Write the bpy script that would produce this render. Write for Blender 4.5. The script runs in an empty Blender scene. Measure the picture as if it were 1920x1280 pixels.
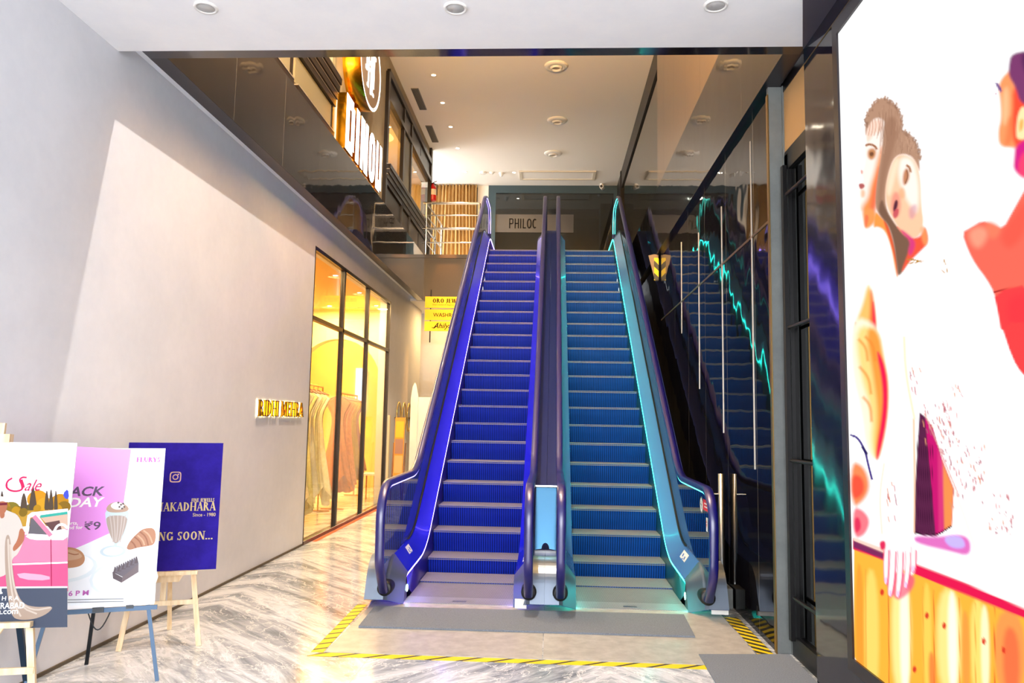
import bpy, math, random
from mathutils import Vector, Matrix
random.seed(7)
C = bpy.context.scene.collection
SC = bpy.context.scene
# ------------------------------------------------------------------ camera model
F, PITCH, YAW, ROLL = 1447.2, .10205, .05175, .01777
CAM = Vector((0, 0, 1.6))
_f = Vector((-math.sin(YAW)*math.cos(PITCH), math.cos(YAW)*math.cos(PITCH), math.sin(PITCH)))
_r0 = Vector((math.cos(YAW), math.sin(YAW), 0)); _u0 = _r0.cross(_f)
_r = _r0*math.cos(ROLL)+_u0*math.sin(ROLL); _u = -_r0*math.sin(ROLL)+_u0*math.cos(ROLL)
cam = bpy.data.cameras.new('camera'); cam.sensor_width = 36; cam.sensor_fit = 'HORIZONTAL'
cam.lens = F/1920*36; cam.clip_start = .05; cam.clip_end = 200
co = bpy.data.objects.new('camera', cam); C.objects.link(co)
M = Matrix((_r, _u, -_f)).transposed().to_4x4(); M.translation = CAM; co.matrix_world = M
SC.camera = co

def ray(px, py): return _r*((px-960)/F) - _u*((py-640)/F) + _f
def on(px, py, ax, val):                      # point of the surveyed photo on a wall / floor plane
    d = ray(px, py); return CAM + d*((val-CAM[ax])/d[ax])
def on_plane(px, py, p0, n):
    d = ray(px, py); return CAM + d*((p0-CAM).dot(n)/d.dot(n))

# ------------------------------------------------------------------ materials
def srgb(h):
    if isinstance(h, str):
        h = h.lstrip('#'); v = [int(h[i:i+2], 16)/255 for i in (0, 2, 4)]
        return tuple(c/12.92 if c <= .04045 else ((c+.055)/1.055)**2.4 for c in v)
    return h
MATS = {}
def mat(name, col=(.8, .8, .8), rough=.5, metal=0., emit=None, es=0., coat=0., spec=.5, build=None):
    if name in MATS: return MATS[name]
    m = bpy.data.materials.new(name); m.use_nodes = True; nt = m.node_tree
    b = nt.nodes['Principled BSDF']; col = srgb(col)
    if name.startswith('print_') and min(col) < .68: col = tuple(v*(.85 if 'pink' in name or 'glass' in name else .68) for v in col)
    b.inputs['Base Color'].default_value = (*col, 1); b.inputs['Roughness'].default_value = rough
    b.inputs['Metallic'].default_value = metal; b.inputs['Coat Weight'].default_value = coat
    b.inputs['Coat Roughness'].default_value = .05
    b.inputs['Specular IOR Level'].default_value = spec
    if emit is not None:
        b.inputs['Emission Color'].default_value = (*srgb(emit), 1); b.inputs['Emission Strength'].default_value = es
    if build: build(nt, b)
    m.diffuse_color = (*col, 1)
    MATS[name] = m; return m
class N:                                       # tiny node helper
    def __init__(s, nt): s.nt = nt
    def new(s, t, **kw):
        n = s.nt.nodes.new(t)
        for k, v in kw.items():
            if k.startswith('i_'): n.inputs[k[2:].replace('_', ' ')].default_value = v
            else: setattr(n, k, v)
        return n
    def l(s, a, b): s.nt.links.new(a, b)
    def math(s, op, a, b=None, c=None):
        n = s.new('ShaderNodeMath', operation=op)
        for i, x in enumerate((a, b, c)):
            if x is None: continue
            if isinstance(x, (int, float)): n.inputs[i].default_value = x
            else: s.l(x, n.inputs[i])
        return n.outputs[0]
    def ramp(s, fac, stops):
        n = s.new('ShaderNodeValToRGB'); e = n.color_ramp.elements
        while len(e) < len(stops): e.new(.5)
        for i, (p, c) in enumerate(stops):
            e[i].position = p; e[i].color = (*srgb(c), 1)
        s.l(fac, n.inputs[0]); return n.outputs[0]
    def noise(s, vec, scale, detail=4, rough=.55, dist=0):
        n = s.new('ShaderNodeTexNoise'); n.inputs['Scale'].default_value = scale; n.inputs['Detail'].default_value = detail
        n.inputs['Roughness'].default_value = rough; n.inputs['Distortion'].default_value = dist
        s.l(vec, n.inputs['Vector']); return n.outputs[0]
    def pos(s): return s.new('ShaderNodeNewGeometry').outputs['Position']
    def obj(s): return s.new('ShaderNodeTexCoord').outputs['Object']
    def xyz(s, v):
        n = s.new('ShaderNodeSeparateXYZ'); s.l(v, n.inputs[0]); return n.outputs
    def vec(s, x, y, z):
        n = s.new('ShaderNodeCombineXYZ')
        for i, v in enumerate((x, y, z)):
            if isinstance(v, (int, float)): n.inputs[i].default_value = v
            else: s.l(v, n.inputs[i])
        return n.outputs[0]
    def mix(s, fac, a, b):
        n = s.new('ShaderNodeMix', data_type='RGBA')
        for sock, v in ((n.inputs[0], fac), (n.inputs[6], a), (n.inputs[7], b)):
            if isinstance(v, (int, float)): sock.default_value = v
            elif isinstance(v, (tuple, str)): sock.default_value = (*srgb(v), 1)
            else: s.l(v, sock)
        return n.outputs[2]
    def bump(s, h, strength, dist, b):
        n = s.new('ShaderNodeBump'); n.inputs['Strength'].default_value = strength; n.inputs['Distance'].default_value = dist
        s.l(h, n.inputs['Height']); s.l(n.outputs[0], b.inputs['Normal'])

def b_plaster(c1, c2, sc=1.3, st=.12):
    def f(nt, b):
        n = N(nt); p = n.pos()
        a = n.noise(p, sc, 6, .6); g = n.noise(p, 14, 5, .6)
        k = n.math('ADD', n.math('MULTIPLY', a, .75), n.math('MULTIPLY', g, .25))
        n.l(n.ramp(k, [(.35, c1), (.65, c2)]), b.inputs['Base Color'])
        n.bump(n.noise(p, 45, 4), st, .004, b)
    return f
def b_marble(nt, b):
    n = N(nt); p = n.pos(); x, y, z = n.xyz(p)
    tx = n.math('PINGPONG', n.math('ADD', x, 20.4), 1.6); ty = n.math('MULTIPLY', y, 1)
    u = n.math('ADD', tx, ty); v = n.math('SUBTRACT', tx, ty)
    w = n.vec(n.math('MULTIPLY', u, .26), n.math('MULTIPLY', v, 2.2), n.math('MULTIPLY', z, .5))
    a = n.math('ADD', n.math('MULTIPLY', n.noise(w, 1.3, 10, .7, 1.1), .72), n.math('MULTIPLY', n.noise(p, 1.1, 4, .6, .6), .28))
    veins = n.ramp(a, [(.32, '#4c5157'), (.42, '#83898f'), (.48, '#adb2b7'), (.545, '#dcdfe3'), (.60, '#b4b9be'), (.70, '#8b9198')])
    r = n.noise(n.vec(n.math('MULTIPLY', u, .8), n.math('MULTIPLY', v, 1.5), z), 2.4, 7, .62, .8)
    line = n.math('LESS_THAN', n.math('ABSOLUTE', n.math('SUBTRACT', r, .5)), .010)
    c = n.mix(n.math('MULTIPLY', line, .6), veins, '#fbfaf7')
    gx = n.math('LESS_THAN', n.math('PINGPONG', n.math('ADD', x, 20.4), 1.6), .0025)
    gy = n.math('LESS_THAN', n.math('PINGPONG', n.math('ADD', y, 20.2), .8), .0025)
    c = n.mix(n.math('MULTIPLY', n.math('MAXIMUM', gx, gy), .45), c, '#77736d')
    n.l(c, b.inputs['Base Color'])
    b.inputs['Roughness'].default_value = .14
def b_granite(base, seam, pitch, off, wav=.5, seamw=.004, hz=None, ior=1.5):
    def f(nt, b):
        b.inputs['IOR'].default_value = ior
        n = N(nt); p = n.pos(); x, y, z = n.xyz(p)
        g = n.noise(p, 30, 4)
        c = n.mix(n.math('MULTIPLY', g, .5), base, tuple(min(1, v*1.9+.004) for v in srgb(base)))
        if pitch:
            s = n.math('LESS_THAN', n.math('ABSOLUTE', n.math('SUBTRACT', n.math('FLOORED_MODULO', n.math('ADD', y, off), pitch), pitch/2)), seamw)
            c = n.mix(s, c, seam)
        n.l(c, b.inputs['Base Color'])
        h = n.noise(p, 1.6, 2)
        n.bump(h, wav, .02, b)
    return f
def b_glass(tint, lo, hi, rough=0.):
    def f(nt, b):
        n = N(nt)
        t = n.new('ShaderNodeBsdfTransparent'); t.inputs[0].default_value = (*srgb(tint), 1)
        g = n.new('ShaderNodeBsdfGlossy'); g.inputs['Roughness'].default_value = rough
        lw = n.new('ShaderNodeLayerWeight'); lw.inputs[0].default_value = .35
        fac = n.math('MULTIPLY_ADD', lw.outputs['Fresnel'], hi, lo)
        mx = n.new('ShaderNodeMixShader'); n.l(fac, mx.inputs[0]); n.l(t.outputs[0], mx.inputs[1]); n.l(g.outputs[0], mx.inputs[2])
        n.l(mx.outputs[0], nt.nodes['Material Output'].inputs[0])
    return f
def b_wood(c1, c2):
    def f(nt, b):
        n = N(nt); o = n.obj(); x, y, z = n.xyz(o)
        g = n.noise(n.vec(n.math('MULTIPLY', x, 18), n.math('MULTIPLY', y, 18), n.math('MULTIPLY', z, 2)), 2, 5)
        n.l(n.ramp(g, [(.35, c1), (.65, c2)]), b.inputs['Base Color'])
    return f
def b_stripes(c1, c2, pitch, duty, axis=0, bumpy=.4):
    def f(nt, b):
        n = N(nt); o = n.obj(); x = n.xyz(o)[axis]
        m = n.math('FLOORED_MODULO', n.math('ADD', x, 5), pitch)
        s = n.math('GREATER_THAN', m, pitch*duty)
        d = n.noise(o, 6, 4)
        n.l(n.mix(s, n.mix(d, c1, tuple(v*.72 for v in srgb(c1))), c2), b.inputs['Base Color'])
        n.bump(n.math('SUBTRACT', 1, s), bumpy, .003, b)
    return f
def b_hazard(pitch, duty=.5, kx=1):
    def f(nt, b):
        n = N(nt); x, y, z = n.xyz(n.pos())
        m = n.math('FLOORED_MODULO', n.math('ADD', n.math('ADD', n.math('MULTIPLY', x, kx), n.math('MULTIPLY', y, 1 if kx == 1 else 1.6)), n.math('ADD', z, 10)), pitch)
        g = n.noise(n.pos(), 9, 4)
        k = n.math('GREATER_THAN', m, pitch*duty)
        n.l(n.mix(k, n.mix(g, '#f4d400', '#e8c51c'), '#3a3626'), b.inputs['Base Color'])
    return f
def b_noise(c1, c2, sc, bump=.0):
    def f(nt, b):
        n = N(nt); p = n.obj(); a = n.noise(p, sc, 5, .65)
        n.l(n.ramp(a, [(.35, c1), (.65, c2)]), b.inputs['Base Color'])
        if bump: n.bump(n.noise(p, sc*2, 4), bump, .004, b)
    return f
def paint(h, rough=.55):
    c = srgb(h); k = 1 if min(c) > .6 else .62
    return mat('ink_'+h.strip('#'), tuple(v*k for v in c), max(rough, .6), spec=.1)
def glow(h, s, nm=None):
    return mat(nm or ('glow_%s_%d' % (h.strip('#'), int(s*100))), '#000000', .9, emit=h, es=s, spec=0)

m_ceil = mat('white_ceiling_paint', '#eeeeef', .8, build=b_noise('#ececee', '#f2f1f1', 3))
m_ceil_w = mat('warm_white_ceiling_paint', '#efe9df', .8)
m_wall = mat('beige_plaster', '#cfc6bf', .8, build=b_plaster('#d3d3d7', '#dedde0'))
m_marble = mat('veined_marble', rough=.14, build=b_marble)
m_gran = mat('black_polished_granite', rough=.04, build=b_granite('#120f12', '#5a5650', 1.22, .35, .16, ior=1.7))
m_gran_r = mat('black_mirror_granite', rough=.03, build=b_granite('#0c0a0d', '#6b6860', 1.0, .3, .3, ior=1.18), spec=.5)
m_gran_n = mat('dark_polished_stone', rough=.09, build=b_granite('#151219', '#151219', 0, 0, .3), spec=1.)
m_soff = mat('dark_soffit_panel', '#1c151d', .25, spec=.6)
m_tan = mat('polished_bronze_panel', '#9c8468', .12, .75, build=b_granite('#9c8468', '#4a3b2c', .98, .5, .12, .006))
m_taupe = mat('taupe_wall', '#8d8069', .6, build=b_plaster('#86795f', '#968a72', 2, .06))
m_panelgrey = mat('olive_grey_panel', '#6f6a58', .5)
m_dkwood = mat('dark_brown_moulding', '#140c0a', .35, spec=.35)
m_mould = mat('moulding_highlight', '#a39a90', .3, .6)
m_black = mat('black_metal', '#0d0b0c', .35, .3)
m_blackbr = mat('black_bronze_frame', '#150d0a', .35, .2)
m_steel = mat('brushed_steel', '#b9b9b8', .28, 1.)
m_steel_d = mat('dull_steel', '#8b8f94', .38, .85)
m_chrome = mat('bright_steel', '#d9d9d6', .15, 1.)
m_gold = mat('polished_gold', '#d79b20', .22, 1.)
m_brass = mat('brass_trim', '#8d7040', .35, .9)
m_concrete = mat('grey_painted_post', '#7d817f', .6, build=b_plaster('#626664', '#727673', 5))
m_glass = mat('clear_shop_glass', build=b_glass('#f6f4ee', .04, .28))
m_bglass = mat('balustrade_glass', build=b_glass('#b9c6d6', .10, .5))
m_dglass = mat('dark_door_glass', build=b_glass('#5d6468', .08, .6))
m_fglass = mat('dim_shopfront_glass', build=b_glass('#8f9696', .06, .5))
m_mirror = mat('bronze_mirror_glass', '#77684c', .05, 1.)
m_plate = mat('landing_steel', '#a7a29a', .38, .1, build=b_noise('#aaa59c', '#c2bdb4', 9))
m_tread = mat('step_tread_aluminium', '#8f8f93', .45, .1, build=b_stripes('#a5a3a4', '#4a4a50', .0092, .6))
m_riser = mat('step_riser_blue', '#0a2a9a', .5, spec=.15, build=b_stripes('#0b2ba4', '#030a38', .0245, .72, 0, .3))
m_riser_t = mat('step_riser_blue_teal_lit', '#08509a', .5, spec=.15, build=b_stripes('#07479c', '#031a3c', .0245, .72, 0, .3))  # the blue riser again, with the teal LED tint put into its colour
m_comb = mat('comb_aluminium', '#b5b5b5', .35, .2, build=b_stripes('#c2c2c4', '#6a6a70', .0092, .55))
m_deck_b = mat('blue_lacquer_deck', '#1a1ee0', .22, .15, coat=.3)
m_deck_t = mat('steel_blue_deck', '#5a8cc8', .25, .2, coat=.3)
m_skirt_v = mat('violet_skirt_panel', '#3a2a8c', .3, .5)
m_skirt_t = mat('teal_skirt_panel', '#2a6f72', .3, .5)
m_odeck = mat('navy_outer_deck', '#182a6e', .5, .1)
m_hand = mat('indigo_handrail_rubber', '#0b0762', .33, coat=.25, spec=1.)
m_gask = mat('black_gasket', '#09080a', .45)
m_clad = mat('dark_truss_cladding', '#17161b', .3, .3)
m_newel = mat('grey_newel_steel', '#7f8a99', .32, .75)
m_mat = mat('grey_entrance_mat', '#7d8186', .95, build=b_noise('#666d76', '#828993', 160, .5))
m_haz = mat('hazard_tape', rough=.5, build=b_hazard(.115))
m_hazf = mat('worn_hazard_tape', rough=.5, build=b_hazard(.21, .78, -1))
m_haz2 = mat('hazard_chevron', rough=.4, build=b_hazard(.19))
m_bluepl = mat('pale_blue_mirror_panel', '#6fb0dc', .1, .9)
m_pine = mat('pale_pine', rough=.5, build=b_wood('#d9b98c', '#ecd6b0'))
m_blkeasel = mat('black_easel_metal', '#10151c', .35, .4)
m_blueeasel = mat('blue_black_easel_metal', '#23394f', .3, .5)
m_red = mat('fire_red', '#c01510', .3)
m_white = mat('white_plastic', '#e9e7e2', .45)
m_shopw = mat('warm_shop_wall', '#e6c888', .7)
m_shopf = mat('pale_shop_wall', '#ecd6a4', .7)
m_teal = mat('dark_teal_facade', '#2b434d', .45)
m_dimwall = mat('dim_grey_wall', '#6a6660', .8)
m_curt = mat('gold_curtain_cloth', rough=.8, build=b_noise('#a6824c', '#b8935a', 3))
m_sign = mat('brushed_brass_plate', '#d6a92c', .32, .8)
led_v = glow('#8f74ff', 22, 'violet_white_led'); led_t = glow('#22ead0', 24, 'teal_white_led')
led_v2 = glow('#a996ff', 4, 'violet_led'); led_t2 = glow('#4cf0d8', 4, 'teal_led')
m_bulb = glow('#fff1d8', 40, 'lit_bulb'); m_bulb2 = mat('unlit_lens', '#b7b6b4', .2)

# ------------------------------------------------------------------ mesh builder
class MB:
    def __init__(s): s.v = []; s.f = []; s.m = []; s.s = []
    def add(s, vs, fs, m=0, sm=False):
        b = len(s.v); s.v += [Vector(v) for v in vs]
        for f in fs: s.f.append([b+i for i in f]); s.m.append(m); s.s.append(sm)
        return s
    def box(s, x0, x1, y0, y1, z0, z1, m=0):
        vs = [(x, y, z) for x in (x0, x1) for y in (y0, y1) for z in (z0, z1)]
        return s.add(vs, [(0, 1, 3, 2), (4, 6, 7, 5), (0, 4, 5, 1), (2, 3, 7, 6), (0, 2, 6, 4), (1, 5, 7, 3)], m)
    def bar(s, p, q, w, h, side=None, m=0):    # rectangular bar from p to q, w across 'side', h across the third axis
        p, q = Vector(p), Vector(q); d = (q-p).normalized()
        side = Vector(side) if side is not None else (Vector((1, 0, 0)) if abs(d.x) < .9 else Vector((0, 1, 0)))
        side = (side - d*side.dot(d)).normalized(); up = d.cross(side)
        vs = [c+side*(a*w/2)+up*(b*h/2) for c in (p, q) for a, b in ((-1, -1), (1, -1), (1, 1), (-1, 1))]
        return s.add(vs, [(3, 2, 1, 0), (4, 5, 6, 7), (0, 1, 5, 4), (1, 2, 6, 5), (2, 3, 7, 6), (3, 0, 4, 7)], m)
    def tube(s, pts, r, n=10, m=0, closed=False, caps=True):
        pts = [Vector(p) for p in pts]; k = len(pts); rings = []; ref = None
        for i, p in enumerate(pts):
            a = pts[(i-1) % k] if (closed or i > 0) else p; b = pts[(i+1) % k] if (closed or i < k-1) else p
            t = (b-a).normalized()
            if ref is None:
                ref = Vector((0, 0, 1)) if abs(t.z) < .9 else Vector((1, 0, 0))
            ref = (ref - t*ref.dot(t)).normalized(); c = t.cross(ref)
            rr = r[i] if isinstance(r, (list, tuple)) else r
            rings.append([p+ref*(rr*math.cos(2*math.pi*j/n))+c*(rr*math.sin(2*math.pi*j/n)) for j in range(n)])
        fs = []
        for i in range(k if closed else k-1):
            for j in range(n):
                a, b = i*n, ((i+1) % k)*n
                fs.append((a+j, a+(j+1) % n, b+(j+1) % n, b+j))
        s.add([v for r_ in rings for v in r_], fs, m, True)
        if caps and not closed:
            s.add(rings[0], [tuple(range(n))[::-1]], m); s.add(rings[-1], [tuple(range(n))], m)
        return s
    def poly(s, pts, m=0): return s.add(pts, [tuple(range(len(pts)))], m)
    def prism(s, pts, ext, m=0, ms=None):      # flat outline pushed along ext
        n = len(pts); e = Vector(ext); a = [Vector(p) for p in pts]
        s.add(a, [tuple(range(n))[::-1]], m); s.add([p+e for p in a], [tuple(range(n))], m)
        s.add(a+[p+e for p in a], [(i, (i+1) % n, n+(i+1) % n, n+i) for i in range(n)], m if ms is None else ms)
        return s
    def lathe(s, prof, c, n=20, m=0, axis='z', sm=True):
        c = Vector(c); vs = []
        for r, h in prof:
            for j in range(n):
                a = 2*math.pi*j/n; x, y = r*math.cos(a), r*math.sin(a)
                vs.append(c+(Vector((x, y, h)) if axis == 'z' else Vector((h, x, y)) if axis == 'x' else Vector((x, h, y))))
        fs = [(i*n+j, i*n+(j+1) % n, (i+1)*n+(j+1) % n, (i+1)*n+j) for i in range(len(prof)-1) for j in range(n)]
        return s.add(vs, fs, m, sm)
    def strip(s, A, B, m=0, sm=True):          # ribbon between two polylines
        n = len(A); return s.add(list(A)+list(B), [(i, i+1, n+i+1, n+i) for i in range(n-1)], m, sm)
    def text(s, body, o, ux, uy, size, m=0, ext=0., bold=0., shear=0., align='LEFT', sx=1., spacing=1.):
        cu = bpy.data.curves.new('t', 'FONT'); cu.body = body; cu.size = 1; cu.align_x = align; cu.offset = bold
        cu.shear = shear; cu.space_character = spacing; cu.resolution_u = 3
        if ext: cu.extrude = ext/size/2
        ob = bpy.data.objects.new('t', cu); C.objects.link(ob)
        dg = bpy.context.evaluated_depsgraph_get(); me = ob.evaluated_get(dg).to_mesh()
        ux, uy = Vector(ux).normalized(), Vector(uy).normalized(); nn = ux.cross(uy)
        vs = [Vector(o)+ux*(v.co.x*size*sx)+uy*(v.co.y*size)+nn*(v.co.z*size) for v in me.vertices]
        fs = [tuple(p.vertices) for p in me.polygons]
        ob.evaluated_get(dg).to_mesh_clear(); bpy.data.objects.remove(ob); bpy.data.curves.remove(cu)
        return s.add(vs, fs, m)
    def build(s, name, mats, parent=None, bevel=0., org=None):
        mats = mats if isinstance(mats, (list, tuple)) else [mats]
        if parent is not None: o = parent['_o']; o = Vector(o)
        elif org is not None: o = Vector(org)
        else:
            xs, ys, zs = zip(*s.v); o = Vector(((min(xs)+max(xs))/2, (min(ys)+max(ys))/2, min(zs)))
        me = bpy.data.meshes.new(name)
        me.from_pydata([tuple(v-o) for v in s.v], [], s.f)
        for mm in mats: me.materials.append(mm)
        me.polygons.foreach_set('material_index', s.m); me.polygons.foreach_set('use_smooth', s.s)
        me.update()
        ob = bpy.data.objects.new(name, me); C.objects.link(ob)
        if parent is not None: ob.parent = parent
        else: ob.location = o
        ob['_o'] = [o.x, o.y, o.z]
        if bevel:
            md = ob.modifiers.new('bevel', 'BEVEL'); md.width = bevel; md.segments = 2; md.limit_method = 'ANGLE'
        return ob
def tag(o, label, cat, group=None, kind=None):
    o['label'] = label; o['category'] = cat
    if group: o['group'] = group
    if kind: o['kind'] = kind
    return o
def thing(name, label, cat, loc, group=None, kind=None):
    o = bpy.data.objects.new(name, None); C.objects.link(o); o.location = loc; o.empty_display_size = .1
    o['_o'] = list(loc); return tag(o, label, cat, group, kind)
def struct(o, label, cat): return tag(o, label, cat, kind='structure')
def lamp(kind, loc, power, col, size=.1, target=None, angle=90, blend=.3, name='lamp'):
    l = bpy.data.lights.new(name, kind); l.energy = power; l.color = srgb(col)
    if kind == 'AREA': l.shape = 'DISK'; l.size = size
    else: l.shadow_soft_size = size
    if kind == 'SPOT': l.spot_size = math.radians(angle); l.spot_blend = blend
    o = bpy.data.objects.new(name, l); C.objects.link(o); o.location = loc
    if target is not None:
        o.rotation_euler = (Vector(target)-Vector(loc)).to_track_quat('-Z', 'Y').to_euler()
    return o
def fillet(keys, n=10):                         # polyline with rounded corners; keys = (y, z[, r])
    P = [Vector((k[0], k[1])) for k in keys]; out = [P[0]]
    for i in range(1, len(P)-1):
        r = keys[i][2] if len(keys[i]) > 2 else 0
        a, b, c = P[i-1], P[i], P[i+1]; d1 = (a-b).normalized(); d2 = (c-b).normalized()
        ang = math.acos(max(-1, min(1, d1.dot(d2))))
        if r <= 0 or ang > 3.1: out.append(b); continue
        t = min(r/math.tan(ang/2), (a-b).length*.49, (c-b).length*.49); rr = t*math.tan(ang/2)
        cen = b+(d1+d2).normalized()*(rr/math.sin(ang/2)); s0 = b+d1*t-cen; s1 = b+d2*t-cen
        a0 = math.atan2(s0.y, s0.x); da = math.atan2(s1.y, s1.x)-a0
        da = (da+math.pi) % (2*math.pi)-math.pi
        for j in range(n+1): out.append(cen+Vector((math.cos(a0+da*j/n), math.sin(a0+da*j/n)))*rr)
    out.append(P[-1]); return out
def normals(path):
    ns = []
    for i in range(len(path)):
        a = path[max(0, i-1)]; b = path[min(len(path)-1, i+1)]; t = (b-a).normalized(); ns.append(Vector((-t.y, t.x)))
    return ns

# ------------------------------------------------------------------ serif capitals (drawn strokes)
TT, tt = .17, .065
def _stem(x, w=TT): return [('l', x, 0, x, 1, w), ('h', x-.16, x+.16, .025), ('h', x-.16, x+.16, .975)]
GLY = {
 'I': (.36, _stem(.18)),
 'A': (.86, [('l', .10, 0, .43, 1, tt), ('l', .76, 0, .43, 1, TT), ('h', .2, .66, .32), ('h', -.02, .24, .025), ('h', .58, .9, .025)]),
 'C': (.80, [('a', .45, .5, .40, .5, 50, 310, tt, TT), ('l', .72, .70, .72, .98, tt), ('l', .72, .02, .72, .26, tt)]),
 'D': (.88, _stem(.18)+[('a', .34, .5, .46, .47, -90, 90, tt, TT)]),
 'E': (.70, _stem(.18)+[('h', .18, .62, .965), ('h', .18, .5, .52), ('h', .18, .66, .035), ('l', .61, .78, .61, 1, tt), ('l', .5, .42, .5, .62, tt), ('l', .65, 0, .65, .24, tt)]),
 'F': (.66, _stem(.18)+[('h', .18, .6, .965), ('h', .18, .5, .5), ('l', .6, .76, .6, 1, tt), ('l', .5, .4, .5, .6, tt)]),
 'G': (.88, [('a', .45, .5, .40, .5, 50, 320, tt, TT), ('l', .74, .05, .74, .45, TT), ('h', .6, .88, .44), ('l', .72, .72, .72, .98, tt)]),
 'H': (.94, _stem(.18)+_stem(.76)+[('h', .18, .76, .5)]),
 'J': (.50, [('l', .3, .15, .3, 1, TT), ('h', .14, .46, .975), ('a', .14, .12, .16, .17, 180, 370, tt, TT)]),
 'K': (.90, _stem(.18)+[('l', .2, .38, .72, 1, tt), ('l', .36, .55, .78, 0, TT), ('h', .58, .88, .975), ('h', .62, .94, .025)]),
 'L': (.68, _stem(.18)+[('h', .18, .62, .035), ('l', .61, 0, .61, .28, tt)]),
 'M': (1.1, [('l', .16, 0, .16, 1, tt), ('l', .2, 1, .52, .06, TT), ('l', .52, .06, .86, 1, tt), ('l', .9, 0, .9, 1, TT), ('h', 0, .3, .025), ('h', .74, 1.06, .025), ('h', 0, .22, .975), ('h', .84, 1.06, .975)]),
 'N': (.94, [('l', .16, 0, .16, 1, tt), ('l', .2, 1, .76, 0, TT), ('l', .78, 0, .78, 1, tt), ('h', 0, .3, .025), ('h', 0, .22, .975), ('h', .62, .94, .975)]),
 'O': (.92, [('a', .46, .5, .40, .5, 0, 360, tt, TT)]),
 'R': (.86, _stem(.18)+[('a', .30, .74, .34, .24, -90, 90, tt, TT*.9), ('l', .4, .52, .74, 0, TT), ('h', .62, .9, .025)]),
 'S': (.64, [('a', .32, .74, .24, .25, 40, 250, tt, TT*.8), ('a', .32, .26, .25, .26, -140, 80, tt, TT*.8), ('l', .32, .53, .44, .46, TT), ('l', .55, .76, .55, .98, tt), ('l', .08, .02, .08, .26, tt)]),
 'U': (.88, [('l', .18, .3, .18, 1, TT), ('l', .72, .3, .72, 1, tt), ('a', .45, .3, .27, .3, 180, 360, tt, TT*.8), ('h', .02, .34, .975), ('h', .58, .86, .975)]),
 'W': (1.2, [('l', .14, 1, .38, 0, TT), ('l', .38, 0, .6, 1, tt), ('l', .6, 1, .84, 0, TT), ('l', .84, 0, 1.06, 1, tt), ('h', 0, .3, .975), ('h', .46, .74, .975), ('h', .94, 1.18, .975)]),
 'Y': (.82, [('l', .12, 1, .42, .45, TT), ('l', .72, 1, .42, .45, tt), ('l', .42, 0, .42, .46, TT), ('h', 0, .28, .975), ('h', .58, .86, .975), ('h', .28, .56, .025)]),
 '.': (.3, [('l', .12, 0, .12, .16, .16)]), ' ': (.4, []), '-': (.5, [('h', .08, .42, .4)]),
}
def serif(mb, s, o, ux, uy, size, m=0, sx=1., track=.06, ext=None, ms=None, wscale=1., split=None):
    """capital lettering out of flat strokes; each letter can be pushed out along ext"""
    ux, uy = Vector(ux).normalized(), Vector(uy).normalized(); o = Vector(o); x = 0
    for ch in s:
        adv, st = GLY[ch]
        tgt = MB() if split is not None else mb
        def pt(a, b, x=x): return o+ux*((x+a)*size*sx)+uy*(b*size)
        def quad(p):
            if ext is None: tgt.poly(p, m)
            else: tgt.prism(p, ext, m, ms)
        for k in st:
            if k[0] == 'h': quad([pt(k[1], k[3]-.03), pt(k[2], k[3]-.03), pt(k[2], k[3]+.03), pt(k[1], k[3]+.03)])
            elif k[0] == 'l':
                _, a, b, c, d, w = k; w = w*wscale/2
                quad([pt(a-w, b), pt(a+w, b), pt(c+w, d), pt(c-w, d)] if abs(d-b) > 1e-6 else [pt(a, b-w), pt(c, b-w), pt(c, b+w), pt(a, b+w)])
            else:
                _, cx, cy, rx, ry, a0, a1, w0, w1 = k; n = 14
                A, B = [], []
                for i in range(n+1):
                    t = math.radians(a0+(a1-a0)*i/n); w = (w0+(w1-w0)*abs(math.cos(t)))*wscale
                    A.append(pt(cx+rx*math.cos(t), cy+ry*math.sin(t))); B.append(pt(cx+(rx-w)*math.cos(t), cy+(ry-min(w, ry*.8))*math.sin(t)))
                for i in range(n): quad([A[i], A[i+1], B[i+1], B[i]])
        if split is not None and tgt.v: split(tgt, ch)
        x += adv+track
    return x*size*sx
def smooth(pts, it=2, closed=True):             # Chaikin corner cutting
    for _ in range(it):
        q = []; n = len(pts)
        for i in range(n if closed else n-1):
            a, b = Vector(pts[i]), Vector(pts[(i+1) % n]); q += [a*.75+b*.25, a*.25+b*.75]
        pts = q if closed else [Vector(pts[0])]+q+[Vector(pts[-1])]
    return pts
# ================================================================== THE SETTING
XL, XR, ZC, ZF, ZT = -3.09, 1.62, 4.15, 5.1, 8.0
struct(MB().box(-9, 2.3, -12, 21, -.12, 0).build('floor', m_marble), 'grey and white veined marble floor', 'floor')
struct(MB().box(-3.3, 2.1, -1.6, 5.08, ZC, ZC+.35).build('ceiling', m_ceil), 'white entrance ceiling with three round downlights', 'ceiling')
w = MB()
w.box(XL-.2, XL, -1.6, 9.74, 0, 4.255).box(XL-.2, XL, 9.74, 14.5, 3.82, 4.255).box(XL-.2, XL, 14.5, 18.0, 0, 4.255)
struct(w.build('wall_left', m_wall), 'beige plaster wall on the left', 'wall')
struct(MB().box(XL, XL+.012, -1.6, 9.72, 0, .022).build('baseboard_left', mat('grimy_joint', '#5c5040', .9)), 'thin dark joint where the plaster wall meets the marble floor', 'baseboard')
struct(MB().box(XL-.2, -2.90, 5.08, 18.0, 4.255, 4.3).build('trim_1', mat('white_slot_board', '#e6e9f0', .7)), 'white strip in the slot over the plaster wall', 'trim')
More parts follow.
